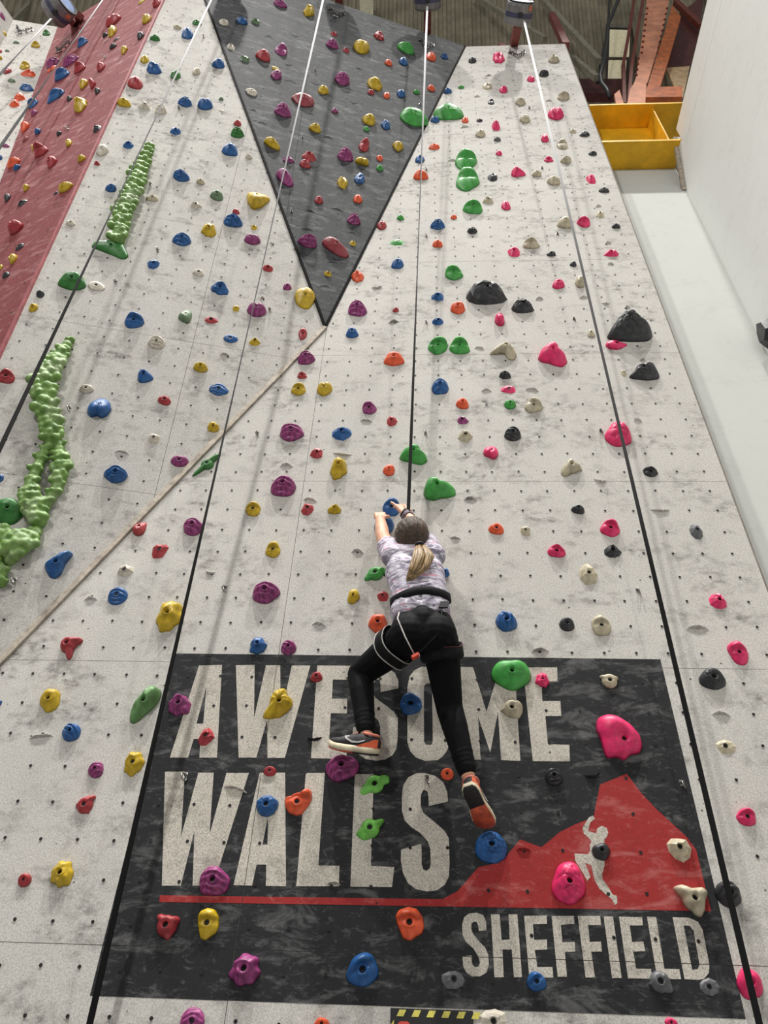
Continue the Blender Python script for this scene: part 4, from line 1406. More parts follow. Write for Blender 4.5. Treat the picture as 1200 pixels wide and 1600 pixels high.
for i, (x, y, w, h) in enumerate(CHIPS):
    rnd = random.Random(50 + i)
    f = face_at(x, y)
    pl = PLANES[f]
    c = pl.puv((x, y))
    kx = abs(project(pl.xyz(c[0] + .01, c[1]))[0][0] - x) / .01
    ky = abs(project(pl.xyz(c[0], c[1] + .01))[0][1] - y) / .01
    wm = w / kx / 2
    hm = min(h / ky / 2, wm * 1.1)
    n = 9
    sgn = rnd.choice((1, 1, -1))
    tiltc = rnd.uniform(-.25, .25)
    bm = bmesh.new()
    rows = []
    for k in range(n):
        t = -1 + 2 * k / (n - 1)
        env = max(0.02, 1 - abs(t) ** 2.2)
        vy = sgn * (.7 * (1 - t * t) - .35) * hm + tiltc * t * wm + rnd.uniform(-.08, .08) * hm
        th = hm * (.35 + .35 * env) * rnd.uniform(.8, 1.15)
        pr = (.016 if f in (0, 1) else .006) * env * rnd.uniform(.7, 1.1)
        u = c[0] + t * wm
        v = c[1] + vy
        rows.append([bm.verts.new(pl.xyz(u, v - th, -.001)), bm.verts.new(pl.xyz(u, v - .15 * th, pr)), bm.verts.new(pl.xyz(u, v + .1 * th, pr)), bm.verts.new(pl.xyz(u, v + .3 * th, -.001))])
    for a, b in zip(rows, rows[1:]):
        for k in range(4):
            bm.faces.new([a[k], b[k], b[(k + 1) % 4], a[(k + 1) % 4]])
    bm.faces.new(rows[0])
    bm.faces.new(rows[-1])
    mt = FMAT[f]
    uv = c
    if f == 0 and -1.202 < uv[0] < 1.13 and 2.098 < uv[1] < 3.528:
        mt = 'sign_grey'
        if 860 / 4 + 600 - 20 < x < 860 / 4 + 600 + 30 and y > 1300:
            mt = 'sign_red'
        if y < 1260 and x < 400 or (y > 1370 and x < 540):
            mt = 'letter_white'
    bm_obj('moulded_edge', bm, M[mt], ROOTS[f])

# ------------------------------------------------------------------ green vine features on the left wall
t = NT('vine_green', 0.5)
f_ = t.noise(14, 5, 0.65)
g_ = t.noise(5, 3, 0.6)
col = t.mix(t.ramp(f_, [(0.35, 0.0), (0.7, 1.0)]), lin((92, 130, 54)), lin((132, 168, 88)))
col = t.mix(t.ramp(g_, [(0.52, 0.0), (0.72, 0.7)]), col, lin((166, 178, 146)))
t.colour(col)
t.bump(t.noise(90, 3, 0.6), 0.1, 0.003)
M['vine_green'] = t.m


def vine(label, paths, seed):
    rnd = random.Random(seed)
    bm = bmesh.new()
    first = None
    for path in paths:
        P = []
        for (xa, ya, wa), (xb, yb, wb) in zip(path, path[1:]):
            n = max(2, int(math.hypot(xb - xa, yb - ya) / 7))
            for k in range(n):
                s = k / n
                P.append((xa + (xb - xa) * s, ya + (yb - ya) * s, wa + (wb - wa) * s))
        P.append(path[-1])
        base, rad = [], []
        for (x, y, w) in P:
            c = P1.puv((x, y + w * .2))
            kx = abs(project(P1.xyz(c[0] + .01, c[1]))[0][0] - project(P1.xyz(c[0], c[1]))[0][0]) / .01
            r = w / kx / 2 * 1.22
            base.append((c, r))
            rad.append(r)
        for i, (c, r) in enumerate(base):
            a, b = base[max(i - 1, 0)][0], base[min(i + 1, len(base) - 1)][0]
            d = (b - a) / (np.linalg.norm(b - a) + 1e-9)
            nrm = np.array([-d[1], d[0]])
            add_ball(bm, P1.xyz(c[0], c[1], r * .25), r * .78, 12, 8)
            if i % 2 == 0 or r > .05:
                for lat in (-.74, -.26, .26, .74):
                    q = c + nrm * (lat + rnd.uniform(-.16, .16)) * r + d * rnd.uniform(-.35, .35) * r
                    hh = math.sqrt(max(0, 1 - lat * lat)) * .55
                    add_ball(bm, P1.xyz(q[0], q[1], r * (.3 + hh)), r * rnd.uniform(.27, .44), 10, 6)
    o = remeshed('vine_hold', bm, 0.007, M['vine_green'], None, 2)
    tag(o, label, 'climbing hold', 'green vine features on the left wall')
    return o


vine('bumpy light green vine, upper straight piece beside the strap', [[(236, 228, 13), (222, 260, 23), (209, 298, 25), (193, 334, 26), (184, 374, 25)]], 1)
vine('long bumpy green vine forking into two below its middle, far left', [
    [(110, 531, 15), (101, 546, 22), (84, 572, 30), (68, 598, 33), (72, 630, 35), (84, 662, 30), (82, 684, 28)],
    [(72, 700, 18), (58, 732, 20), (46, 764, 24), (50, 792, 28), (62, 812, 26)],
    [(92, 694, 20), (97, 732, 25), (90, 760, 22), (72, 788, 18), (64, 806, 20)]], 2)
vine('bumpy green vine lump bending to the left picture edge', [[(58, 828, 20), (46, 843, 30), (26, 852, 36), (-4, 836, 34)], [(30, 855, 28), (16, 872, 22)]], 3)
vine('small bumpy green vine end cut by the left picture edge', [[(-6, 876, 22), (4, 890, 20), (2, 908, 20)]], 4)

# ------------------------------------------------------------------ bolt hangers and lower-off anchors
M['steel'] = plain('steel', (150, 148, 144), 0.35, 0.85, 0.15, 40)
M['steel_dark'] = plain('steel_dark', (70, 66, 64), 0.4, 0.8, 0.2, 40)
HANG = [(318, 58), (492, 110), (472, 215), (656, 164), (827, 170), (847, 264), (666, 266), (666, 370), (871, 367), (666, 505), (897, 500), (455, 331), (421, 485),
        (246, 392), (180, 442), (235, 289), (279, 170), (107, 202), (164, 90), (108, 640), (665, 679), (939, 675), (997, 925), (351, 921), (289, 1215), (1066, 1227), (667, 1219), (402, 679), (22, 909)]


HZ = {}
for (x, y) in sorted(HANG, key=lambda q: q[1]):
    HZ.setdefault(zone(x, y, face_at(x, y)), []).append((x, y))
for (x, y) in HANG:
    f = face_at(x, y)
    pl = PLANES[f]
    c = pl.puv((x, y))
    hx = empty('bolt_hanger', pl.xyz(c[0], c[1]))
    z_ = zone(x, y, f)
    k_ = HZ[z_].index((x, y))
    tag(hx, 'steel bolt ring, %s %s' % ('only one' if len(HZ[z_]) == 1 else ORD[k_] if k_ == 0 else ORD[k_] + ' from top', z_), 'bolt hanger', 'bolt hangers on the wall')
    bm = bmesh.new()
    add_prism(bm, pl, [(c[0] - .008, c[1] - .004), (c[0] + .008, c[1] - .004), (c[0] + .010, c[1] + .022), (c[0] - .010, c[1] + .022)], .0, .003)
    part('plate', bm, M['steel'], hx)
    bm = bmesh.new()
    add_torus(bm, pl.xyz(c[0], c[1] - .004, .017), pl.u * .9 + pl.v * .2 + pl.w * .4, .017, .0032, 14, 6)
    part('ring', bm, M['steel'], hx, True)
    bm = bmesh.new()
    add_cyl(bm, pl.xyz(c[0], c[1] + .012, .003), pl.xyz(c[0], c[1] + .012, .010), .007, None, 6)
    part('bolt', bm, M['steel_dark'], hx)

for (x, y, lab) in [(526, 20, 'steel lower-off anchor with chain at the grey triangle top left'), (666, 68, 'steel lower-off anchor with chain on the grey triangle near its right tip'),
                    (808, 84, 'steel lower-off anchor with chain at the main wall top'), (38, 47, 'steel lower-off anchor on the white wall beyond the red band'), (100, 74, 'steel lower-off anchor with chain on the red band')]:
    f = face_at(x, y)
    pl = PLANES[f]
    c = pl.puv((x, y))
    an = empty('anchor_chain', pl.xyz(c[0], c[1]))
    tag(an, lab, 'anchor', 'lower-off anchors at the wall top')
    for s in (-1, 1):
        bm = bmesh.new()
        add_box(bm, (-.018, -.03, 0), (.018, .03, .005))
        bm2 = bm
        for v in bm2.verts:
            v.co = Vector(pl.xyz(c[0] + s * .085 + v.co.x, c[1] + .03 + v.co.y, v.co.z + .0005))
        part('hanger', bm2, M['steel_dark'], an)
        bm = bmesh.new()
        for k in range(5):
            q = (c[0] + s * (.085 - .019 * k), c[1] + .01 - .035 * k)
            add_torus(bm, pl.xyz(q[0], q[1], .022 + .006 * (k % 2)), pl.w if k % 2 else pl.u, .019, .0045, 12, 6)
        part('chain', bm, M['steel_dark'], an, True)
    bm = bmesh.new()
    add_torus(bm, pl.xyz(c[0], c[1] - .20, .03), pl.w + pl.v * .3, .028, .006, 16, 6)
    part('ring', bm, M['steel'], an, True)

# ------------------------------------------------------------------ auto-belay units and straps
M['drum_grey'] = plain('drum_grey', (132, 130, 130), 0.45, 0.3, 0.15, 9, 0, (90, 90, 96), 0.5)
M['drum_band'] = plain('drum_band', (70, 72, 96), 0.5)
M['drum_blue'] = plain('drum_blue', (122, 150, 200), 0.4)
M['drum_rim'] = plain('drum_rim', (34, 34, 40), 0.5)
M['tag_orange'] = plain('tag_orange', (206, 120, 90), 0.5)
M['post_red'] = plain('post_red', (126, 60, 56), 0.6, 0, 0.15, 12, 0.05, (80, 40, 36), 0.4)


def belay_unit(label, c, axis, posts):
    c = np.asarray(c, float)
    axis = np.asarray(axis, float) / np.linalg.norm(axis)
    u = empty('auto_belay', c)
    tag(u, label, 'belay device', 'auto-belay units above the wall')
    bm = bmesh.new()
    add_lathe(bm, c - axis * .12, axis, [(0, 0), (0, .12), (.012, .150), (.03, .158), (.20, .158), (.225, .150), (.235, .135), (.235, 0)], 36)
    hs_ = part('housing', bm, M['drum_grey'], u, False)
    bm = bmesh.new()
    add_lathe(bm, c - axis * .12, axis, [(.085, .157), (.085, .1605), (.135, .1605), (.135, .157)], 36)
    part('band', bm, M['drum_band'], u)
    bm = bmesh.new()
    add_lathe(bm, c - axis * .12, axis, [(.232, .145), (.246, .143), (.246, .118), (.238, .116)], 36)
    subpart('rim', bm, M['drum_rim'], hs_)
    bm = bmesh.new()
    add_lathe(bm, c - axis * .12, axis, [(.236, .117), (.242, .112), (.242, 0)], 36)
    subpart('face_disc', bm, M['drum_blue'], hs_)
    x, yv, z = frame_of(c, c + axis)
    bm = bmesh.new()
    down = np.array([0, 0, -1.0]) - axis * (-axis[2])
    down /= np.linalg.norm(down)
    add_bar(bm, c + down * .15, c + down * .195, .05, .05)
    part('strap_outlet', bm, M['drum_rim'], u)
    sd = np.cross(axis, down)
    bm = bmesh.new()
    q = c + axis * .07 + (down * .75 + sd * .66) * .158
    add_bar(bm, q, q + (down * .75 + sd * .66) * .004, .05, .05)
    part('label_tag', bm, M['tag_orange'], u)
    for a, b, w in posts:
        bm = bmesh.new()
        add_bar(bm, a, b, w, w)
        part('mounting_post', bm, M['post_red'], u)
    return u


C2 = at(811, 20, .45)
top2 = np.array([C2[0] + .02, WALL_Y + .10, TOP_Z + .12])
belay_unit('grey drum auto-belay unit with blue face above the right-hand strap', C2, (.12, -1, .12),
           [(C2 + np.array([0, .1, 0]), top2 + np.array([0, .05, .05]), .09), (top2 + np.array([-.07, .25, 1.0]), top2 + np.array([0, .05, -.2]), .08)])
C1 = at(668, -3, .52)
top1 = np.array([C1[0] + .0, WALL_Y + .02, TOP_Z + .12])
belay_unit('grey drum auto-belay unit above the climber, cut by the top edge', C1, (-.05, -1, .12),
           [(C1 + np.array([0, .1, 0]), top1, .09)])
yl = P4.hit((92, 14))[1] - .35
CL = on_y((92, 14), yl)
belay_unit('grey drum auto-belay unit at the top of the red band', CL, (.85, -.5, .1),
           [(CL + np.array([.05, .15, .1]), on_y((128, 40), yl + .6), .07), (CL + np.array([.1, .15, .3]), on_y((118, 48), yl + .5), .07)])
bm = bmesh.new()
add_bar(bm, on_y((862, 24), 3.7), on_y((884, 72), 3.45), .09, .09)
tag(bm_obj('steel_strut', bm, M['post_red']), 'red steel strut rising behind the main wall top right corner', 'steel beam')

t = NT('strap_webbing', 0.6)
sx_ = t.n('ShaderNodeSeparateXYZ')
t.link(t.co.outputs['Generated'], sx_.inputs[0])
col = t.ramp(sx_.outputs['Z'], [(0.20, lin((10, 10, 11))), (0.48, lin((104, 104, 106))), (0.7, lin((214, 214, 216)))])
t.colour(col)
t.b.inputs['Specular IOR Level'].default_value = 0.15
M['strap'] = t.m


def strap(label, a, b, w=0.03, tw0=0.0, tw1=70.0, z_lo=None):
    a, b = np.asarray(a, float), np.asarray(b, float)
    n = 70
    bm = bmesh.new()
    rows = []
    zd = (b - a) / np.linalg.norm(b - a)
    xs = np.cross(zd, np.array([0, -1.0, 0]))
    xs /= np.linalg.norm(xs)
    ys = np.cross(zd, xs)
    for k in range(n + 1):
        s = k / n
        an = math.radians(tw0 + (tw1 - tw0) * math.sin(min(1.0, s * 1.5) * math.pi / 2) - (45 * max(0.0, s - .67) / .33))
        x = xs * math.cos(an) + ys * math.sin(an)
        y = -xs * math.sin(an) + ys * math.cos(an)
        p = a + (b - a) * s
        rows.append([bm.verts.new(p + x * i * w / 2 + y * j * .0018) for i, j in ((-1, -1), (1, -1), (1, 1), (-1, 1))])
    for p, q in zip(rows, rows[1:]):
        for k in range(4):
            bm.faces.new([p[k], q[k], q[(k + 1) % 4], p[(k + 1) % 4]])
    bm.faces.new(rows[0])
    bm.faces.new(rows[-1])
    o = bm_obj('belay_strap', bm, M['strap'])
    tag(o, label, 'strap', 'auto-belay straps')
    return o


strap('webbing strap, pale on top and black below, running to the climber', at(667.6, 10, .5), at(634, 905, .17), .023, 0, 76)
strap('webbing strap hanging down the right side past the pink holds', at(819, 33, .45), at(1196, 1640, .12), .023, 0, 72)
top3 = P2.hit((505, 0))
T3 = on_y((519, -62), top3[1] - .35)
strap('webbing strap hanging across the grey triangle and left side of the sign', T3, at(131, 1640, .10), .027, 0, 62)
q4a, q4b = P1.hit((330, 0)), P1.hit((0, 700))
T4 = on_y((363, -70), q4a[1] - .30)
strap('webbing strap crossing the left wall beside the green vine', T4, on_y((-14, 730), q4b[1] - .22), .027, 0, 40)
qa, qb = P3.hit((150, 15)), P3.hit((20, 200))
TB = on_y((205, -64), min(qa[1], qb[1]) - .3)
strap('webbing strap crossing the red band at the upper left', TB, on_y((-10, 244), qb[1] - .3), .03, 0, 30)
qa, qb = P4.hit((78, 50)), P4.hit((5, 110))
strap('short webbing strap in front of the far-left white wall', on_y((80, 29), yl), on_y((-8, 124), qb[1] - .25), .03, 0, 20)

for T_, nm_ in ((T3, 'strap on the grey triangle'), (T4, 'strap beside the green vine'), (TB, 'strap on the red band')):
    cc = T_ + np.array([0, .01, .18])
    belay_unit('grey drum auto-belay unit just above the frame, over the ' + nm_, cc, (.05, -1, .12), [(cc + np.array([0, .1, 0]), cc + np.array([0, .75, .5]), .09)])

# ------------------------------------------------------------------ hall structure behind the wall top
M['cladding'] = plain('cladding', (150, 143, 122), 0.6, 0.1, 0.1, 3, 0, (116, 108, 92), 0.5)
ca = math.radians(21)
cu = np.array([0, -math.sin(ca), math.cos(ca)])
cw = np.array([0, -math.cos(ca), -math.sin(ca)])
c0 = np.array([0, 4.75, 16.0])
root = empty('wall_cladding', (0, 5.5, 9.5))
tag(root, 'olive grey corrugated steel cladding behind the top of the climbing walls', 'cladding', None, 'structure')
pit = 0.15
prof = [(0, 0), (.04, 0), (.06, .035), (.11, .035), (.13, 0)]
for k in range(-9, 8):
    bm = bmesh.new()
    x0 = k * 1.05
    lo, hi = [], []
    for i in range(7):
        for px_, pw in prof:
            q = c0 + np.array([x0 + i * pit + px_, 0, 0]) + cw * (pw + .003 * (k % 2))
            lo.append(bm.verts.new(q - cu * 7.5))
            hi.append(bm.verts.new(q + cu * 9))
    q = c0 + np.array([x0 + 1.06, 0, 0]) + cw * (.003 * (k % 2))
    lo.append(bm.verts.new(q - cu * 7.5))
    hi.append(bm.verts.new(q + cu * 9))
    for i in range(len(lo) - 1):
        bm.faces.new([lo[i], lo[i + 1], hi[i + 1], hi[i]])
    part('cladding_sheet', bm, M['cladding'], root)
M['olive_steel'] = plain('olive_steel', (150, 146, 128), 0.6, 0.1)


def beam_px(name, label, pts, Y, wpx, mat, cat='steel beam', depth=0.08, group=None):
    bm = bmesh.new()
    for p, q in zip(pts, pts[1:]):
        a, b = on_y(p, Y), on_y(q, Y)
        k = FPX / ((a + b) / 2 - EYE).dot(FW)
        add_bar(bm, a, b, wpx / k, depth, (0, -1, 0))
    return tag(bm_obj(name, bm, mat), label, cat, group)


beam_px('roof_brace', 'olive diagonal roof brace left of the red strut', [(735, -10), (852, 62)], 3.95, 7, M['olive_steel'], group='diagonal roof braces')
beam_px('roof_brace', 'olive diagonal roof brace right of the red strut', [(842, -6), (936, 96)], 3.95, 8, M['olive_steel'], group='diagonal roof braces')
beam_px('roof_brace', 'short olive diagonal brace beside the main wall corner', [(893, 90), (932, 122)], 3.95, 8, M['olive_steel'], group='diagonal roof braces')
beam_px('roof_brace', 'olive diagonal roof brace in the top left corner', [(58, -5), (20, 34)], 4.0, 7, M['olive_steel'], group='diagonal roof braces')
M['cream'] = plain('cream', (204, 198, 168), 0.7)
M['pane_lit'] = plain('pane_lit', (204, 198, 168), 0.7)
M['pane_lit'].node_tree.nodes['Principled BSDF'].inputs['Emission Color'].default_value = lin((214, 206, 172))
M['pane_lit'].node_tree.nodes['Principled BSDF'].inputs['Emission Strength'].default_value = 0.35
M['dark_frame'] = plain('dark_frame', (44, 38, 36), 0.6)


def plate_px(name, poly, Y, th, mat, parent=None, label=None, cat=None):
    bm = bmesh.new()
    a = [bm.verts.new(on_y(p, Y)) for p in poly]
    b = [bm.verts.new(on_y(p, Y) + np.array([0, th, 0])) for p in poly]
    bm.faces.new(a)
    bm.faces.new(b[::-1])
    for i in range(len(poly)):
        j = (i + 1) % len(poly)
        bm.faces.new([a[i], a[j], b[j], b[i]])
    if parent is not None:
        return part(name, bm, mat, parent)
    return tag(bm_obj(name, bm, mat), label, cat)


WN = empty('window_1', on_y((966, 125), 4.35))
tag(WN, 'cream glazed window panes with dark bar behind the orange column', 'window', None, 'structure')
plate_px('window_frame', [(949, -8), (990, -8), (981, 126), (947, 126)], 4.37, .05, M['dark_frame'], WN)
plate_px('pane', [(953, 46), (985, 47), (983, 87), (952, 87)], 4.34, .02, M['pane_lit'], WN)
plate_px('pane', [(951, 94), (979, 94), (977, 122), (950, 122)], 4.34, .02, M['pane_lit'], WN)
plate_px('upper_panel', [(954, -6), (989, -6), (986, 43), (953, 42)], 4.34, .02, plain('pane_grey', (122, 122, 108), 0.6), WN)
plate_px('pale_panel', [(562, -6), (583, -6), (583, 30), (562, 25)], 3.9, .03, M['cream'], None, 'pale panel in the cladding above the grey triangle', 'panel')
M['dark_red'] = plain('dark_red', (92, 42, 40), 0.6, 0, 0.15, 8)
M['rust_orange'] = plain('rust_orange', (196, 106, 52), 0.6, 0, 0.14, 9, 0.05, (120, 60, 40), 0.4)
M['salmon'] = plain('salmon', (228, 156, 122), 0.6, 0, 0.1, 6, 0.05, (160, 92, 70), 0.4)
M['brown_red'] = plain('brown_red', (118, 54, 40), 0.6, 0, 0.12, 8)
M['ply'] = plain('ply', (200, 172, 132), 0.7, 0, 0.12, 10)
plate_px('cross_beam', [(896, 123), (978, 123), (978, 146), (896, 146)], 4.30, .12, M['dark_red'], None, 'dark red horizontal steel beam below the cream window', 'steel beam')
SCN = empty('steel_column', on_y((1000, 165), 3.8))
tag(SCN, 'orange riveted steel column above the yellow girder on the right', 'steel column')
plate_px('flange_plate', [(1012, -10), (1048, -10), (1036, 45), (1022, 95), (1012, 128), (985, 164), (979, 164), (994, 120), (1003, 60)], 3.80, .03, M['salmon'], SCN)
plate_px('side_web', [(1050, 8), (1064, 26), (1047, 85), (1031, 137), (1011, 137), (1024, 95), (1040, 45)], 3.78, .10, M['rust_orange'], SCN)
plate_px('foot_bracket', [(992, 128), (1010, 132), (1008, 166), (980, 166), (984, 140)], 3.76, .06, M['salmon'], SCN)
plate_px('base_bar', [(1010, 136), (1066, 135), (1066, 151), (1009, 152)], 3.76, .10, M['rust_orange'], SCN)
for k in range(13):
    s = k / 12.0
    for xa, xb in ((1011, 998), (1042, 1020)):
        q = on_y((xa + (xb - xa) * s + (-4 if xa == 1011 and k > 8 else 0), 14 + 104 * s), 3.80)
        bm = bmesh.new()
        add_cyl(bm, q, q + np.array([0, -.022, 0]), .022, .014, 8)
        part('rivet', bm, M['brown_red'], SCN)
plate_px('wall_plate', [(1052, 28), (1100, -8), (1090, 60), (1078, 106), (1036, 106)], 4.1, .05, M['dark_red'], None, 'dark red steel plate behind the orange column', 'steel plate')
beam_px('steel_tube', 'brown steel tube slanting over the dark red plate', [(1056, 4), (1096, 42)], 4.0, 9, M['brown_red'])
plate_px('plywood_shelf', [(1040, 106), (1078, 103), (1067, 153), (1058, 143)], 3.9, .03, M['ply'], None, 'plywood shelf edge beside the orange column', 'shelf')
beam_px('steel_rail', 'thin brown steel rail left of the orange column', [(992, -8), (983, 50), (974, 100), (975, 165)], 3.92, 5, M['brown_red'])
beam_px('steel_rail', 'second brown steel rail against the orange column', [(1006, -8), (996, 50), (986, 110), (982, 165)], 3.86, 5, M['brown_red'])
plate_px('rail_bracket', [(960, 147), (968, 140), (975, 163), (963, 164)], 3.84, .04, M['salmon'], None, 'small salmon steel bracket left of the column foot', 'bracket')
bm = bmesh.new()
add_tube(bm, [on_y(p, 3.85) for p in [(970, -10), (958, 20), (950, 38), (949, 60), (945, 90), (938, 118), (940, 130), (948, 140), (953, 152)]], .03, 8)
tag(bm_obj('cable', bm, plain('cable_black', (36, 40, 44), 0.5), None, True), 'black cable hanging in front of the cream window', 'cable')
bm = bmesh.new()
add_tube(bm, [on_y(p, 4.05) for p in [(953, -10), (951, 25), (947, 60), (939, 95), (934, 130)]], .02, 8)
tag(bm_obj('cable', bm, bpy.data.materials['cable_black'], None, True), 'thin dark cable left of the thick black one', 'cable')

# yellow girder: an I-beam standing on the white back wall
M['girder_yellow'] = plain('girder_yellow', (232, 178, 24), 0.55, 0, 0.10, 4, 0.04, (196, 146, 20), 0.4)
GR = empty('crane_girder', (2.2, 3.45, 9.44))
tag(GR, 'yellow steel I-beam girder on top of the white back wall', 'girder')
for nm, lo, hi in (('bottom_flange', (1.775, 3.225, 9.44), (2.56, 3.67, 9.47)), ('web', (1.775, 3.44, 9.47), (2.56, 3.46, 10.31)), ('top_flange', (1.775, 3.20, 10.31), (3.2, 3.69, 10.34))):
    bm = bmesh.new()
    add_box(bm, lo, hi)
    part(nm, bm, M['girder_yellow'], GR)
bm = bmesh.new()
add_box(bm, (2.44, 3.24, 9.47), (2.455, 3.44, 10.31))
part('stiffener', bm, M['girder_yellow'], GR)
for k in range(4):
    for j in range(2):
        bm = bmesh.new()
        q = np.array([2.49 + .035 * j, 3.42, 9.6 + .17 * k])
        add_cyl(bm, q, q + np.array([0, -.03, 0]), .016, None, 8)
        part('bolt', bm, M['dark_frame'], GR)
# dark volume on the side wall at the right picture edge
q0, q1 = [EYE + ray(p) * (QX / ray(p)[0]) for p in ((1186, 545), (1212, 590))]
bm = bmesh.new()
yc, zc = (q0[1] - .19), (q0[2] - .03)
base = [(.0, .11), (.07, .02), (.10, -.10), (.0, -.17), (-.11, -.11), (-.09, .03), (-.05, .06)]
b1 = [bm.verts.new((QX, yc + a, zc + b)) for a, b in base]
b2 = [bm.verts.new((QX - .07, yc + a * .6, zc + b * .7)) for a, b in base]
for i in range(len(base)):
    j = (i + 1) % len(base)
    bm.faces.new([b1[i], b1[j], b2[j], b2[i]])
bm.faces.new(b1)
bm.faces.new(b2)
tag(bm_obj('climbing_hold', bm, M['resin_black']), 'dark jagged hold on the white side wall at the right edge', 'climbing hold')


# ------------------------------------------------------------------ the climber
def V(*a):
    return np.array(a, float)


def unit(v):
    v = np.asarray(v, float)
    return v / np.linalg.norm(v)


M['skin'] = plain('skin', (206, 158, 130), 0.5, 0, 0.06, 9)
M['leggings'] = plain('leggings', (13, 14, 17), 0.7, 0, 0.25, 30, 0.2)
t = NT('hair', 0.55)
hc = t.coords((1.0, 1.0, 0.16), (0.0, 0.25, 0.0))
hf = t.noise(70, 4, 0.75, hc, 0.3)
t.colour(t.mix(t.ramp(hf, [(0.32, 0.0), (0.72, 1.0)]), lin((30, 22, 17)), lin((96, 74, 56))))
t.bump(hf, 0.9, 0.008)
M['hair'] = t.m
t = NT('hair_tips', 0.42)
hf = t.noise(120, 4, 0.7, t.coords((1.0, 1.0, 0.16)))
t.colour(t.mix(t.ramp(hf, [(0.3, 0.0), (0.72, 1.0)]), lin((70, 52, 34)), lin((196, 164, 116))))
t.bump(hf, 0.5, 0.004)
M['hair_tips'] = t.m
t = NT('shirt', 0.75)
s1 = t.noise(12, 2, 0.5, t.coords((1.0, 1.0, 3.0)), 0.8)
s2 = t.noise(14, 2, 0.5, t.coords((1.0, 1.0, 3.0), (0, 0.2, 0)), 1.2)
s3 = t.noise(15, 2, 0.5, t.coords((0.7, 0.7, 4.2), (0.4, 0.1, 0.3)), 0.6)
col = t.ramp(s1, [(0.0, lin((146, 140, 156))), (0.43, lin((186, 180, 194))), (0.52, lin((212, 207, 216))), (0.60, lin((160, 153, 172)))], 'CONSTANT')
col = t.mix(t.ramp(s2, [(0.0, 0.0), (0.60, 1.0)], 'CONSTANT'), col, lin((122, 116, 134)))
col = t.mix(t.ramp(s3, [(0.0, 0.0), (0.645, 0.75)], 'CONSTANT'), col, lin((206, 132, 156)))
t.colour(col)
t.bump(t.noise(9, 3, 0.5, t.coords((1.0, 1.0, 2.4))), 0.5, 0.02)
M['shirt'] = t.m
M['harness'] = plain('harness', (24, 24, 27), 0.6, 0, 0.2, 30)
for k_ in ('leggings', 'harness'):
    M[k_].node_tree.nodes['Principled BSDF'].inputs['Specular IOR Level'].default_value = 0.12
M['piping'] = plain('piping', (186, 182, 178), 0.6)
M['piping_red'] = plain('piping_red', (84, 26, 30), 0.6)
M['buckle'] = plain('buckle', (210, 70, 44), 0.5)
M['band_dark'] = plain('band_dark', (30, 26, 32), 0.6)
M['band_plum'] = plain('band_plum', (96, 78, 92), 0.6, 0, 0.25, 60)
M['shoe_black'] = plain('shoe_black', (36, 34, 38), 0.65, 0, 0.2, 60, 0.1)
M['shoe_orange'] = plain('shoe_orange', (218, 96, 58), 0.6)
M['shoe_coral'] = plain('shoe_coral', (226, 132, 112), 0.6)
M['midsole'] = plain('midsole', (214, 202, 174), 0.65)
M['outsole'] = plain('outsole', (178, 74, 46), 0.7, 0, 0.15, 40, 0.2)
M['outsole_dark'] = plain('outsole_dark', (32, 28, 28), 0.7, 0, 0.15, 40, 0.2)
M['shoe_white'] = plain('shoe_white', (226, 222, 218), 0.5)
M['eye'] = plain('eye', (60, 48, 40), 0.2)

CH = dict()
CH['pelvis'] = at(661, 985, .32)
CH['neck'] = at(645, 871, .30)
CH['head'] = at(643, 845, .285)
CH['chest'] = at(648, 895, .30)
CH['waist'] = at(657, 942, .32)
lhip, rhip = at(634, 998, .31), at(687, 998, .31)
lknee, lank = at(563, 1053, .095), at(572, 1146, .135)
rknee, rank = at(702, 1106, .13), at(731, 1210, .15)
lsh, rsh = at(613, 868, .295), at(678, 868, .295)
lelb = at(598, 839, .195)
lwr = at(594, 811, .115)
relb = at(657, 833, .215)
rwr = at(634, 803, .155)

CL_ROOT = empty('person', (CH['pelvis'][0], CH['pelvis'][1], min(lank[2], rank[2]) - .1))
tag(CL_ROOT, 'climber with blond ponytail, patterned T-shirt and black leggings reaching for blue holds', 'person')
RIGHT, OUTV, UPV = V(1, 0, 0), V(0, -1, 0), V(0, 0, 1)


def hand(bm, wrist, fwd, back, curls, spread, thumb_side, sc=1.0):
    """palm and five fingers; back = direction the back of the hand faces"""
    fwd = unit(fwd)
    back = unit(back - fwd * (back @ fwd))
    lat = np.cross(fwd, back) * thumb_side
    kn = wrist + fwd * .062 * sc
    for k in range(4):
        o = (k - 1.5) * .0155 * sc
        add_limb(bm, [wrist + lat * o * .55, kn + lat * o], [.0135 * sc, .0115 * sc], 10)
    lens = [.054, .062, .058, .046]
    for k in range(4):
        o = (1.5 - k) * .0158 * sc
        p = kn + lat * o
        d = unit(fwd + lat * spread * (1.5 - k) * .3)
        pts = [p]
        ang = 0
        for j, fr in enumerate((.45, .31, .24)):
            ang += curls[k] * (1.0 if j else .75)
            dd = d * math.cos(ang) - back * math.sin(ang)
            p = p + dd * lens[k] * fr * sc * 1.05
            pts.append(p)
        add_limb(bm, pts, [.0088 * sc, .0082 * sc, .0076 * sc, .0066 * sc], 10)
    tb = wrist + fwd * .02 * sc + lat * .024 * sc
    d1 = unit(fwd * .75 + lat * .65 - back * .25)
    p1 = tb + d1 * .032 * sc
    d2 = unit(fwd * .9 + lat * .15 - back * .45)
    p2 = p1 + d2 * .026 * sc
    p3 = p2 + unit(d2 - back * .4) * .020 * sc
    add_limb(bm, [wrist + lat * .01 * sc, tb, p1, p2, p3], [.013 * sc, .0125 * sc, .0105 * sc, .0092 * sc, .0075 * sc], 10)


bm = bmesh.new()
hx = CH['head']
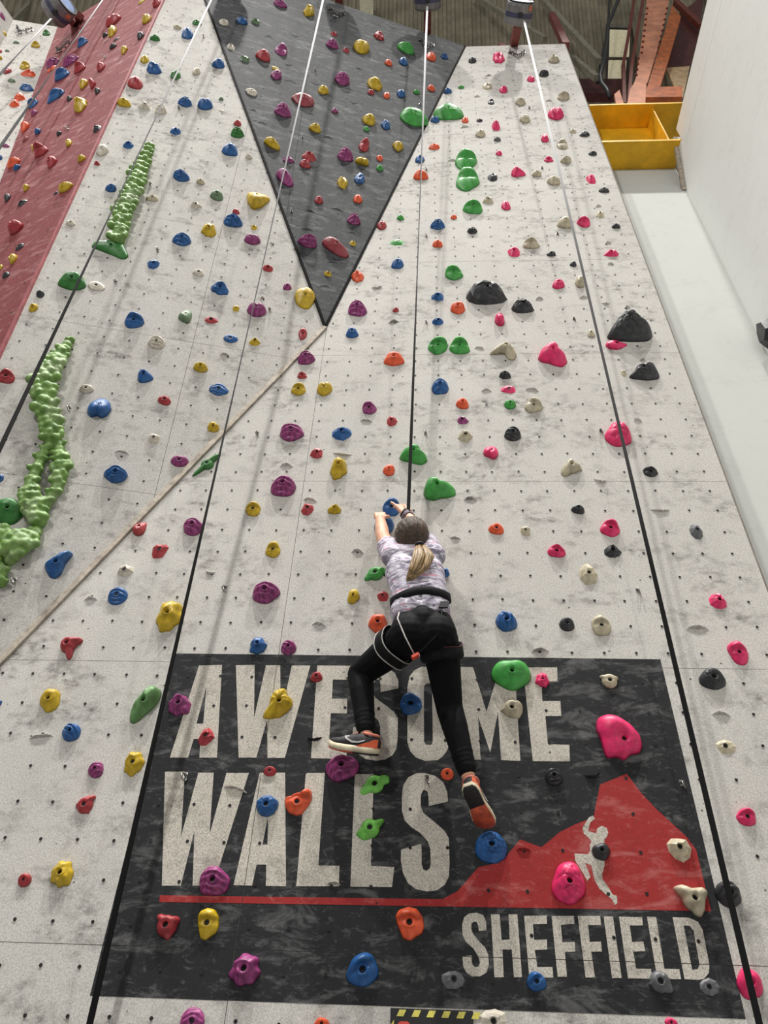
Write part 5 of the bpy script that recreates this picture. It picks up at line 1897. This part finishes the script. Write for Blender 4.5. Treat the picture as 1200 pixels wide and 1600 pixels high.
# head: skull, jaw, nose, ears, brow; the face looks at the wall and slightly up
FWD = unit(V(-.05, .93, .30))
HUP = unit(UPV - FWD * (UPV @ FWD))
HRT = np.cross(FWD, HUP)
ax = (HRT, FWD, HUP)
add_ball(bm, hx + HUP * .018 - FWD * .008, .083, 20, 14, ax, (.93, 1.10, 1.10))
add_ball(bm, hx - HUP * .045 + FWD * .028, .055, 16, 10, ax, (1.0, 1.05, 1.0))
add_ball(bm, hx - HUP * .078 + FWD * .062, .020, 12, 8, ax)
add_limb(bm, [hx + HUP * .012 + FWD * .088, hx - HUP * .018 + FWD * .103], [.008, .012], 10)
for s in (-1, 1):
    add_ball(bm, hx + HRT * .078 * s - HUP * .005, .022, 12, 8, ax, (.45, .8, 1.25))
    add_ball(bm, hx + HRT * .045 * s + HUP * .022 + FWD * .075, .015, 10, 6, ax, (1.5, .8, .5))
add_limb(bm, [hx + HRT * -.02 - HUP * .048 + FWD * .090, hx + HRT * .02 - HUP * .048 + FWD * .090], [.007, .007], 10)
add_limb(bm, [CH['neck'] + V(0, .0, -.03), hx - HUP * .05], [.044, .044])
# trunk
add_limb(bm, [lsh, CH['neck'] + V(-.03, 0, 0), CH['neck'] + V(.03, 0, 0), rsh], [.046, .046, .046, .046])
for s in (-1, 1):
    add_limb(bm, [CH['chest'] + V(.055 * s, 0, .02), CH['waist'] + V(.040 * s, 0, 0), CH['pelvis'] + V(.055 * s, 0, 0)], [.070, .066, .080])
# arms
add_limb(bm, [lsh, lsh * .5 + lelb * .5, lelb, lelb * .6 + lwr * .4, lwr], [.050, .043, .037, .037, .026])
add_limb(bm, [rsh, rsh * .5 + relb * .5, relb, relb * .6 + rwr * .4, rwr], [.050, .043, .037, .036, .026])
hand(bm, lwr, unit(lwr - lelb) * .5 + V(-.05, .30, .75), V(0, -1, .55), [.75, .78, .78, .72], .15, 1, 1.0)
hand(bm, rwr, at(617, 776, .125) - rwr, V(.30, -1, .25), [.30, .36, .42, .06], .6, 1, 1.1)
# legs and feet
for h_, k_, a_ in ((lhip, lknee, lank), (rhip, rknee, rank)):
    calf = k_ * .68 + a_ * .32 + V(0, -.008, 0)
    add_limb(bm, [h_, h_ * .5 + k_ * .5, k_, calf, a_], [.076, .066, .050, .046, .030])
remeshed('body', bm, 0.0042, M['skin'], CL_ROOT, 3)
for s in (-1, 1):
    bm = bmesh.new()
    add_ball(bm, hx + HRT * .031 * s + HUP * .010 + FWD * .079, .011, 12, 8)
    part('eye', bm, M['eye'], CL_ROOT, True)

# leggings
bm = bmesh.new()
for s in (-1, 1):
    add_limb(bm, [CH['waist'] + V(.040 * s, 0, -.05), CH['pelvis'] + V(.050 * s, 0, .02), CH['pelvis'] + V(.058 * s, -.022, -.035)], [.078, .088, .093])
add_limb(bm, [CH['pelvis'] + V(0, -.03, .02), CH['pelvis'] + V(0, -.03, -.05)], [.080, .070])
for h_, k_, a_ in ((lhip, lknee, lank), (rhip, rknee, rank)):
    calf = k_ * .68 + a_ * .32 + V(0, -.008, 0)
    ak = a_ * .93 + k_ * .07
    add_limb(bm, [h_, h_ * .62 + k_ * .38, k_, calf, k_ * .3 + a_ * .7, ak], [.084, .077, .060, .056, .046, .040])
    # ruck folds at the ankle and behind the knee
    for j in range(4):
        q = ak + (k_ - ak) * (.02 + .07 * j)
        x_, y_, z_ = frame_of(ak, k_)
        add_torus(bm, q + V(0, 0, 0), unit(k_ - ak) + V(.1 * (-1) ** j, 0, .05), .037 + .002 * j, .006, 20, 8)
remeshed('leggings', bm, 0.0055, M['leggings'], CL_ROOT, 3)

# T-shirt with short sleeves
bm = bmesh.new()
for s in (-1, 1):
    add_limb(bm, [CH['neck'] + V(.055 * s, .0, -.028), CH['chest'] + V(.055 * s, 0, .0), CH['waist'] + V(.046 * s, -.004, .015), CH['waist'] + V(.050 * s, -.008, -.058)], [.068, .088, .080, .088])
add_limb(bm, [lsh + V(.01, 0, -.005), lsh * .58 + lelb * .42], [.062, .058])
add_limb(bm, [rsh + V(-.01, 0, -.005), rsh * .5 + relb * .5], [.062, .058])
add_limb(bm, [lsh, CH['neck'] + V(-.02, -.004, -.006), CH['neck'] + V(.02, -.004, -.006), rsh], [.060, .068, .068, .060])
rs_ = random.Random(5)
for k in range(9):
    zz = .10 - .028 * k
    c_ = CH['chest'] * (1 - k / 9.0) + CH['waist'] * (k / 9.0)
    y0 = -.082 + .004 * (k % 2)
    sl = rs_.uniform(-.03, .03)
    add_limb(bm, [c_ + V(-.085, y0 + .02, -sl), c_ + V(-.03, y0, sl * .3), c_ + V(.04, y0 - .002, sl), c_ + V(.09, y0 + .025, sl * .6)], [.006, .011, .012, .006], 8)
remeshed('t_shirt', bm, 0.0055, M['shirt'], CL_ROOT, 2)

# hair: cap, tie and ponytail
bm = bmesh.new()
add_ball(bm, hx + HUP * .020 - FWD * .016, .089, 24, 16, ax, (.95, 1.06, 1.10))
add_ball(bm, hx - HUP * .030 - FWD * .035, .066, 18, 12, ax, (1.05, .95, .95))
for s in (-1, 1):
    add_limb(bm, [hx + HRT * .066 * s + HUP * .03 + FWD * .03, hx + HRT * .072 * s - HUP * .02 + FWD * .005, hx + HRT * .05 * s - HUP * .06 - FWD * .03], [.022, .02, .025])
tie = at(656, 852, .385)
hcen = hx + HUP * .020 - FWD * .016
td = unit(tie - hcen)
rh_ = random.Random(21)


def on_cap(d, extra):
    return hcen + (HRT * (d @ HRT) * .95 + FWD * (d @ FWD) * 1.06 + HUP * (d @ HUP) * 1.10) * (.089 + extra)


pa_ = unit(np.cross(td, HUP))
pb_ = np.cross(pa_, td)
for k in range(64):
    an = 6.2832 * k / 64 + rh_.uniform(-.05, .05)
    far_ = rh_.uniform(1.7, 2.1) if math.sin(an) > -.2 else rh_.uniform(.7, 1.2)
    ax_ = pa_ * math.cos(an) + pb_ * math.sin(an)
    path = []
    for j in range(9):
        g = far_ * (1 - j / 8.0) + .12
        path.append(on_cap(td * math.cos(g) + ax_ * math.sin(g), rh_.uniform(-.001, .0015)))
    add_tube(bm, path, [.0030, .0036, .004, .004, .004, .004, .0042, .0045, .005], 6)
hair = remeshed('hair', bm, 0.0034, M['hair'], CL_ROOT, 1)
add_ = bmesh.new()
add_torus(add_, tie, at(655, 868, .405) - tie, .017, .007, 18, 8)
o = subpart('hair_tie', add_, plain('tie_navy', (28, 28, 44), 0.6), hair, True)
bm = bmesh.new()
rp = random.Random(11)
mid1, mid2, mid3, tip = at(660, 872, .415), at(655, 886, .415), at(646, 899, .405), at(637, 909, .400)
for k in range(70):
    a_ = rp.uniform(0, 6.283)
    r_ = math.sqrt(rp.uniform(0, 1))
    off = V(math.cos(a_) * r_, math.sin(a_) * r_ * .5, .25 * math.cos(a_) * r_)
    e_ = rp.uniform(.55, 1.0)
    tp = tip * e_ + mid2 * (1 - e_)
    pts = [tie + off * .011 - unit(mid1 - tie) * .012, tie * .5 + mid1 * .5 + off * V(1.35, 1, 1.2) * .028, mid1 + off * V(1.4, 1, 1.2) * .036, mid2 + off * V(1.4, 1, 1.2) * .035 + V(0, 0, rp.uniform(-.01, .01)), mid3 * .6 + tp * .4 + off * .026, tp + off * .009]
    add_tube(bm, pts, [.005, .0065, .0065, .006, .0045, .0012], 6)
tag(subpart('ponytail', bm, M['hair_tips'], hair, True), 'blond ponytail')


# harness
def band(name, c, axis, e1, r1, r2, width, th, mat, parent, n=40, a0=0.0, a1=2 * math.pi, dz=0.0):
    axis = unit(axis)
    e1 = unit(e1 - axis * (np.asarray(e1) @ axis))
    e2 = np.cross(axis, e1)
    bm = bmesh.new()
    rows = []
    full = a1 - a0 > 6.28
    m = n if full else n + 1
    for k in range(m):
        a = a0 + (a1 - a0) * k / n
        d = e1 * math.cos(a) * r1 + e2 * math.sin(a) * r2
        nn = unit(e1 * math.cos(a) / r1 + e2 * math.sin(a) / r2)
        base_ = c + d + axis * (dz + .006 * math.sin(3 * a))
        rows.append([bm.verts.new(base_ + nn * i * th + axis * j * width / 2) for i, j in ((0, -1), (1, -.8), (1, .8), (0, 1))])
    for k in range(m if full else m - 1):
        p, q = rows[k], rows[(k + 1) % m]
        for i in range(4):
            bm.faces.new([p[i], q[i], q[(i + 1) % 4], p[(i + 1) % 4]])
    if not full:
        bm.faces.new(rows[0])
        bm.faces.new(rows[-1])
    return part(name, bm, mat, parent, True) if parent is CL_ROOT else subpart(name, bm, mat, parent, True)


wc = at(657, 939, .325)
wax = unit(V(-.10, -.18, 1))
HN = band('harness', wc, wax, RIGHT, .135, .100, .044, .006, M['harness'], CL_ROOT)
bm = bmesh.new()
add_box(bm, (-.020, -.005, -.016), (.020, .005, .016))
q = at(694, 945, .41)
for v in bm.verts:
    v.co = Vector(q + RIGHT * v.co.x + OUTV * -v.co.y + V(.3, 0, 1) * v.co.z)
o = subpart('gear_loop', bm, M['band_dark'], HN)
for (h_, k_, s_, r_, cpx) in ((lhip, lknee, .24, .092, None), (rhip, rknee, .20, .091, None)):
    c_ = h_ * (1 - s_) + k_ * s_
    axl = unit(h_ - k_)
    band('leg_loop', c_, axl, RIGHT, r_, r_, .056, .006, M['harness'], HN)
    band('loop_piping', c_, axl, RIGHT, r_ + .004, r_ + .004, .004, .003, M['piping'] if s_ > .22 else M['piping_red'], HN, 40, 0, 6.2832, .026)
    if s_ > .22:
        band('loop_piping', c_, axl, RIGHT, r_ + .004, r_ + .004, .005, .004, M['piping'], HN, 40, 0, 6.2832, -.026)
# riser straps from the leg loops up to the waist belt
for pts in ([at(649, 1026, .41), at(633, 995, .43), at(621, 966, .415), at(624, 957, .39)], [at(649, 1026, .41), at(690, 985, .42), at(690, 950, .41)]):
    bm = bmesh.new()
    add_tube(bm, pts, .0032, 8)
    subpart('riser_strap', bm, M['piping'] if pts[1][0] < pts[0][0] else M['harness'], HN, True)
bm = bmesh.new()
q = at(649, 1025, .415)
add_bar(bm, q + V(-.014, 0, -.010), q + V(.014, 0, .008), .024, .012)
subpart('buckle', bm, M['buckle'], HN)

# wrist bands on the right arm
wa = unit(rwr - relb)
band('wrist_band', rwr - wa * .004, wa, RIGHT, .0285, .0285, .012, .004, M['band_dark'], CL_ROOT, 24)
band('wrist_band', rwr - wa * .032, wa, RIGHT, .0310, .0310, .034, .003, M['band_plum'], CL_ROOT, 24)


# shoes
def shoe(heel, fwd, upv, L, parent, stripe_side):
    fwd = unit(fwd)
    upv = unit(np.asarray(upv) - fwd * (np.asarray(upv) @ fwd))
    lat = np.cross(upv, fwd)
    T = [0, .06, .16, .30, .45, .60, .74, .86, .95, 1.0]
    Wd = [.018, .029, .033, .0325, .033, .039, .0425, .039, .027, .012]
    Ht = [.060, .078, .082, .080, .078, .068, .056, .047, .038, .030]
    S = L / .225
    cen = [0, 0, .0, .001, .003, .005, .006, .004, .0, -.002]

    def P(t_, a, h):
        return heel + fwd * t_ * L + lat * a * S + upv * h * S

    def loft(name, rows_, mat, own=None):
        bm = bmesh.new()
        vs = [[bm.verts.new(p) for p in r] for r in rows_]
        n = len(vs[0])
        for a, b in zip(vs, vs[1:]):
            for k in range(n):
                bm.faces.new([a[k], a[(k + 1) % n], b[(k + 1) % n], b[k]])
        bm.faces.new(vs[0])
        bm.faces.new(vs[-1])
        return subpart(name, bm, mat, own, True) if own is not None else part(name, bm, mat, parent, True)

    sole_b = lambda t_: .014 * max(0, (t_ - .72) / .28) ** 2 + .004 * max(0, (.12 - t_) / .12)
    mids, outs_f, outs_b, up = [], [], [], []
    for t_, w, h, c in zip(T, Wd, Ht, cen):
        b = sole_b(t_)
        w2 = w * 1.06 + .001
        mids.append([P(t_, c + s * w2 * k, z) for s, k, z in ((-1, .94, b), (1, .94, b), (1, 1.04, b + .010), (1, .97, b + .026), (-1, .97, b + .026), (-1, 1.04, b + .010))])
        (outs_b if t_ <= .45 else outs_f).append([P(t_, c + s * w2 * .93, z) for s, z in ((-1, b - .005), (1, b - .005), (1, b + .001), (-1, b + .001))])
        if t_ == .45:
            outs_f.append(outs_b[-1])
        base_ = b + .022
        up.append([P(t_, c + x * w, base_ + z * (h - .022)) for x, z in ((-.98, 0), (-1.0, .35), (-.86, .72), (-.5, .95), (0, 1.0), (.5, .95), (.86, .72), (1.0, .35), (.98, 0))])
    u_ = loft('shoe', up, M['shoe_black'])
    loft('midsole', mids, M['midsole'], u_)
    loft('outsole', outs_f, M['outsole'], u_)
    loft('heel_outsole', outs_b, M['outsole_dark'], u_)
    # coloured heel counter, white side stripe, collar and laces
    pts = []
    bm = bmesh.new()
    for s in (-1, 1):
        rows_ = []
        for t_, w, c, z0, z1 in ((.0, .018, 0, .024, .060), (.06, .029, 0, .023, .058), (.16, .033, 0, .023, .046), (.28, .0325, .001, .023, .036), (.38, .033, .003, .023, .027)):
            rows_.append([bm.verts.new(P(t_ - (.008 if t_ == 0 else 0), c + s * (w + .0022), z0)), bm.verts.new(P(t_ - (.008 if t_ == 0 else 0), c + s * (w * .985 + .0022), z1))])
        for a, b in zip(rows_, rows_[1:]):
            bm.faces.new([a[0], b[0], b[1], a[1]])
    subpart('heel_counter', bm, M['shoe_orange'], u_)
    bm = bmesh.new()
    for s in (-1, 1):
        rows_ = []
        for t_, w, c, z, th in ((.24, .0325, .001, .050, .003), (.36, .0325, .002, .041, .007), (.48, .034, .003, .040, .009), (.58, .038, .005, .050, .008), (.63, .037, .005, .058, .007), (.55, .030, .005, .062, .004)):
            rows_.append([bm.verts.new(P(t_, c + s * (w + .0030), z - th / 2)), bm.verts.new(P(t_, c + s * (w * (.99 if z < .05 else .93) + .0030), z + th / 2))])
        for a, b in zip(rows_, rows_[1:]):
            bm.faces.new([a[0], b[0], b[1], a[1]])
    subpart('side_stripe', bm, M['shoe_white'], u_)
    bm = bmesh.new()
    add_torus(bm, P(.17, 0, .079), upv * .97 - fwd * .1, .030 * S, .006 * S, 20, 8)
    subpart('collar', bm, M['shoe_coral'], u_, True)
    for k in range(4):
        bm = bmesh.new()
        t_ = .44 + .075 * k
        z = .086 - .0095 * k
        add_tube(bm, [P(t_, -.022, z - .012), P(t_ + .01, 0, z), P(t_, .022, z - .012)], .0026, 6)
        subpart('lace', bm, M['shoe_coral'], u_, True)


ltoe, lheel = at(514, 1170, .085), at(590, 1180, .135)
lf = unit(ltoe - lheel)
shoe(lheel, lf, V(.02, -.34, .94), np.linalg.norm(ltoe - lheel), CL_ROOT, 1)
rtoe = at(766, 1296, .075)
rheel = solve(rtoe, (731, 1229), .215, False)
tocam = unit(EYE - rheel)
rf = rtoe - rheel
shoe(rheel, rf, -(tocam + V(-.25, 0, 0)), np.linalg.norm(rf), CL_ROOT, 1)
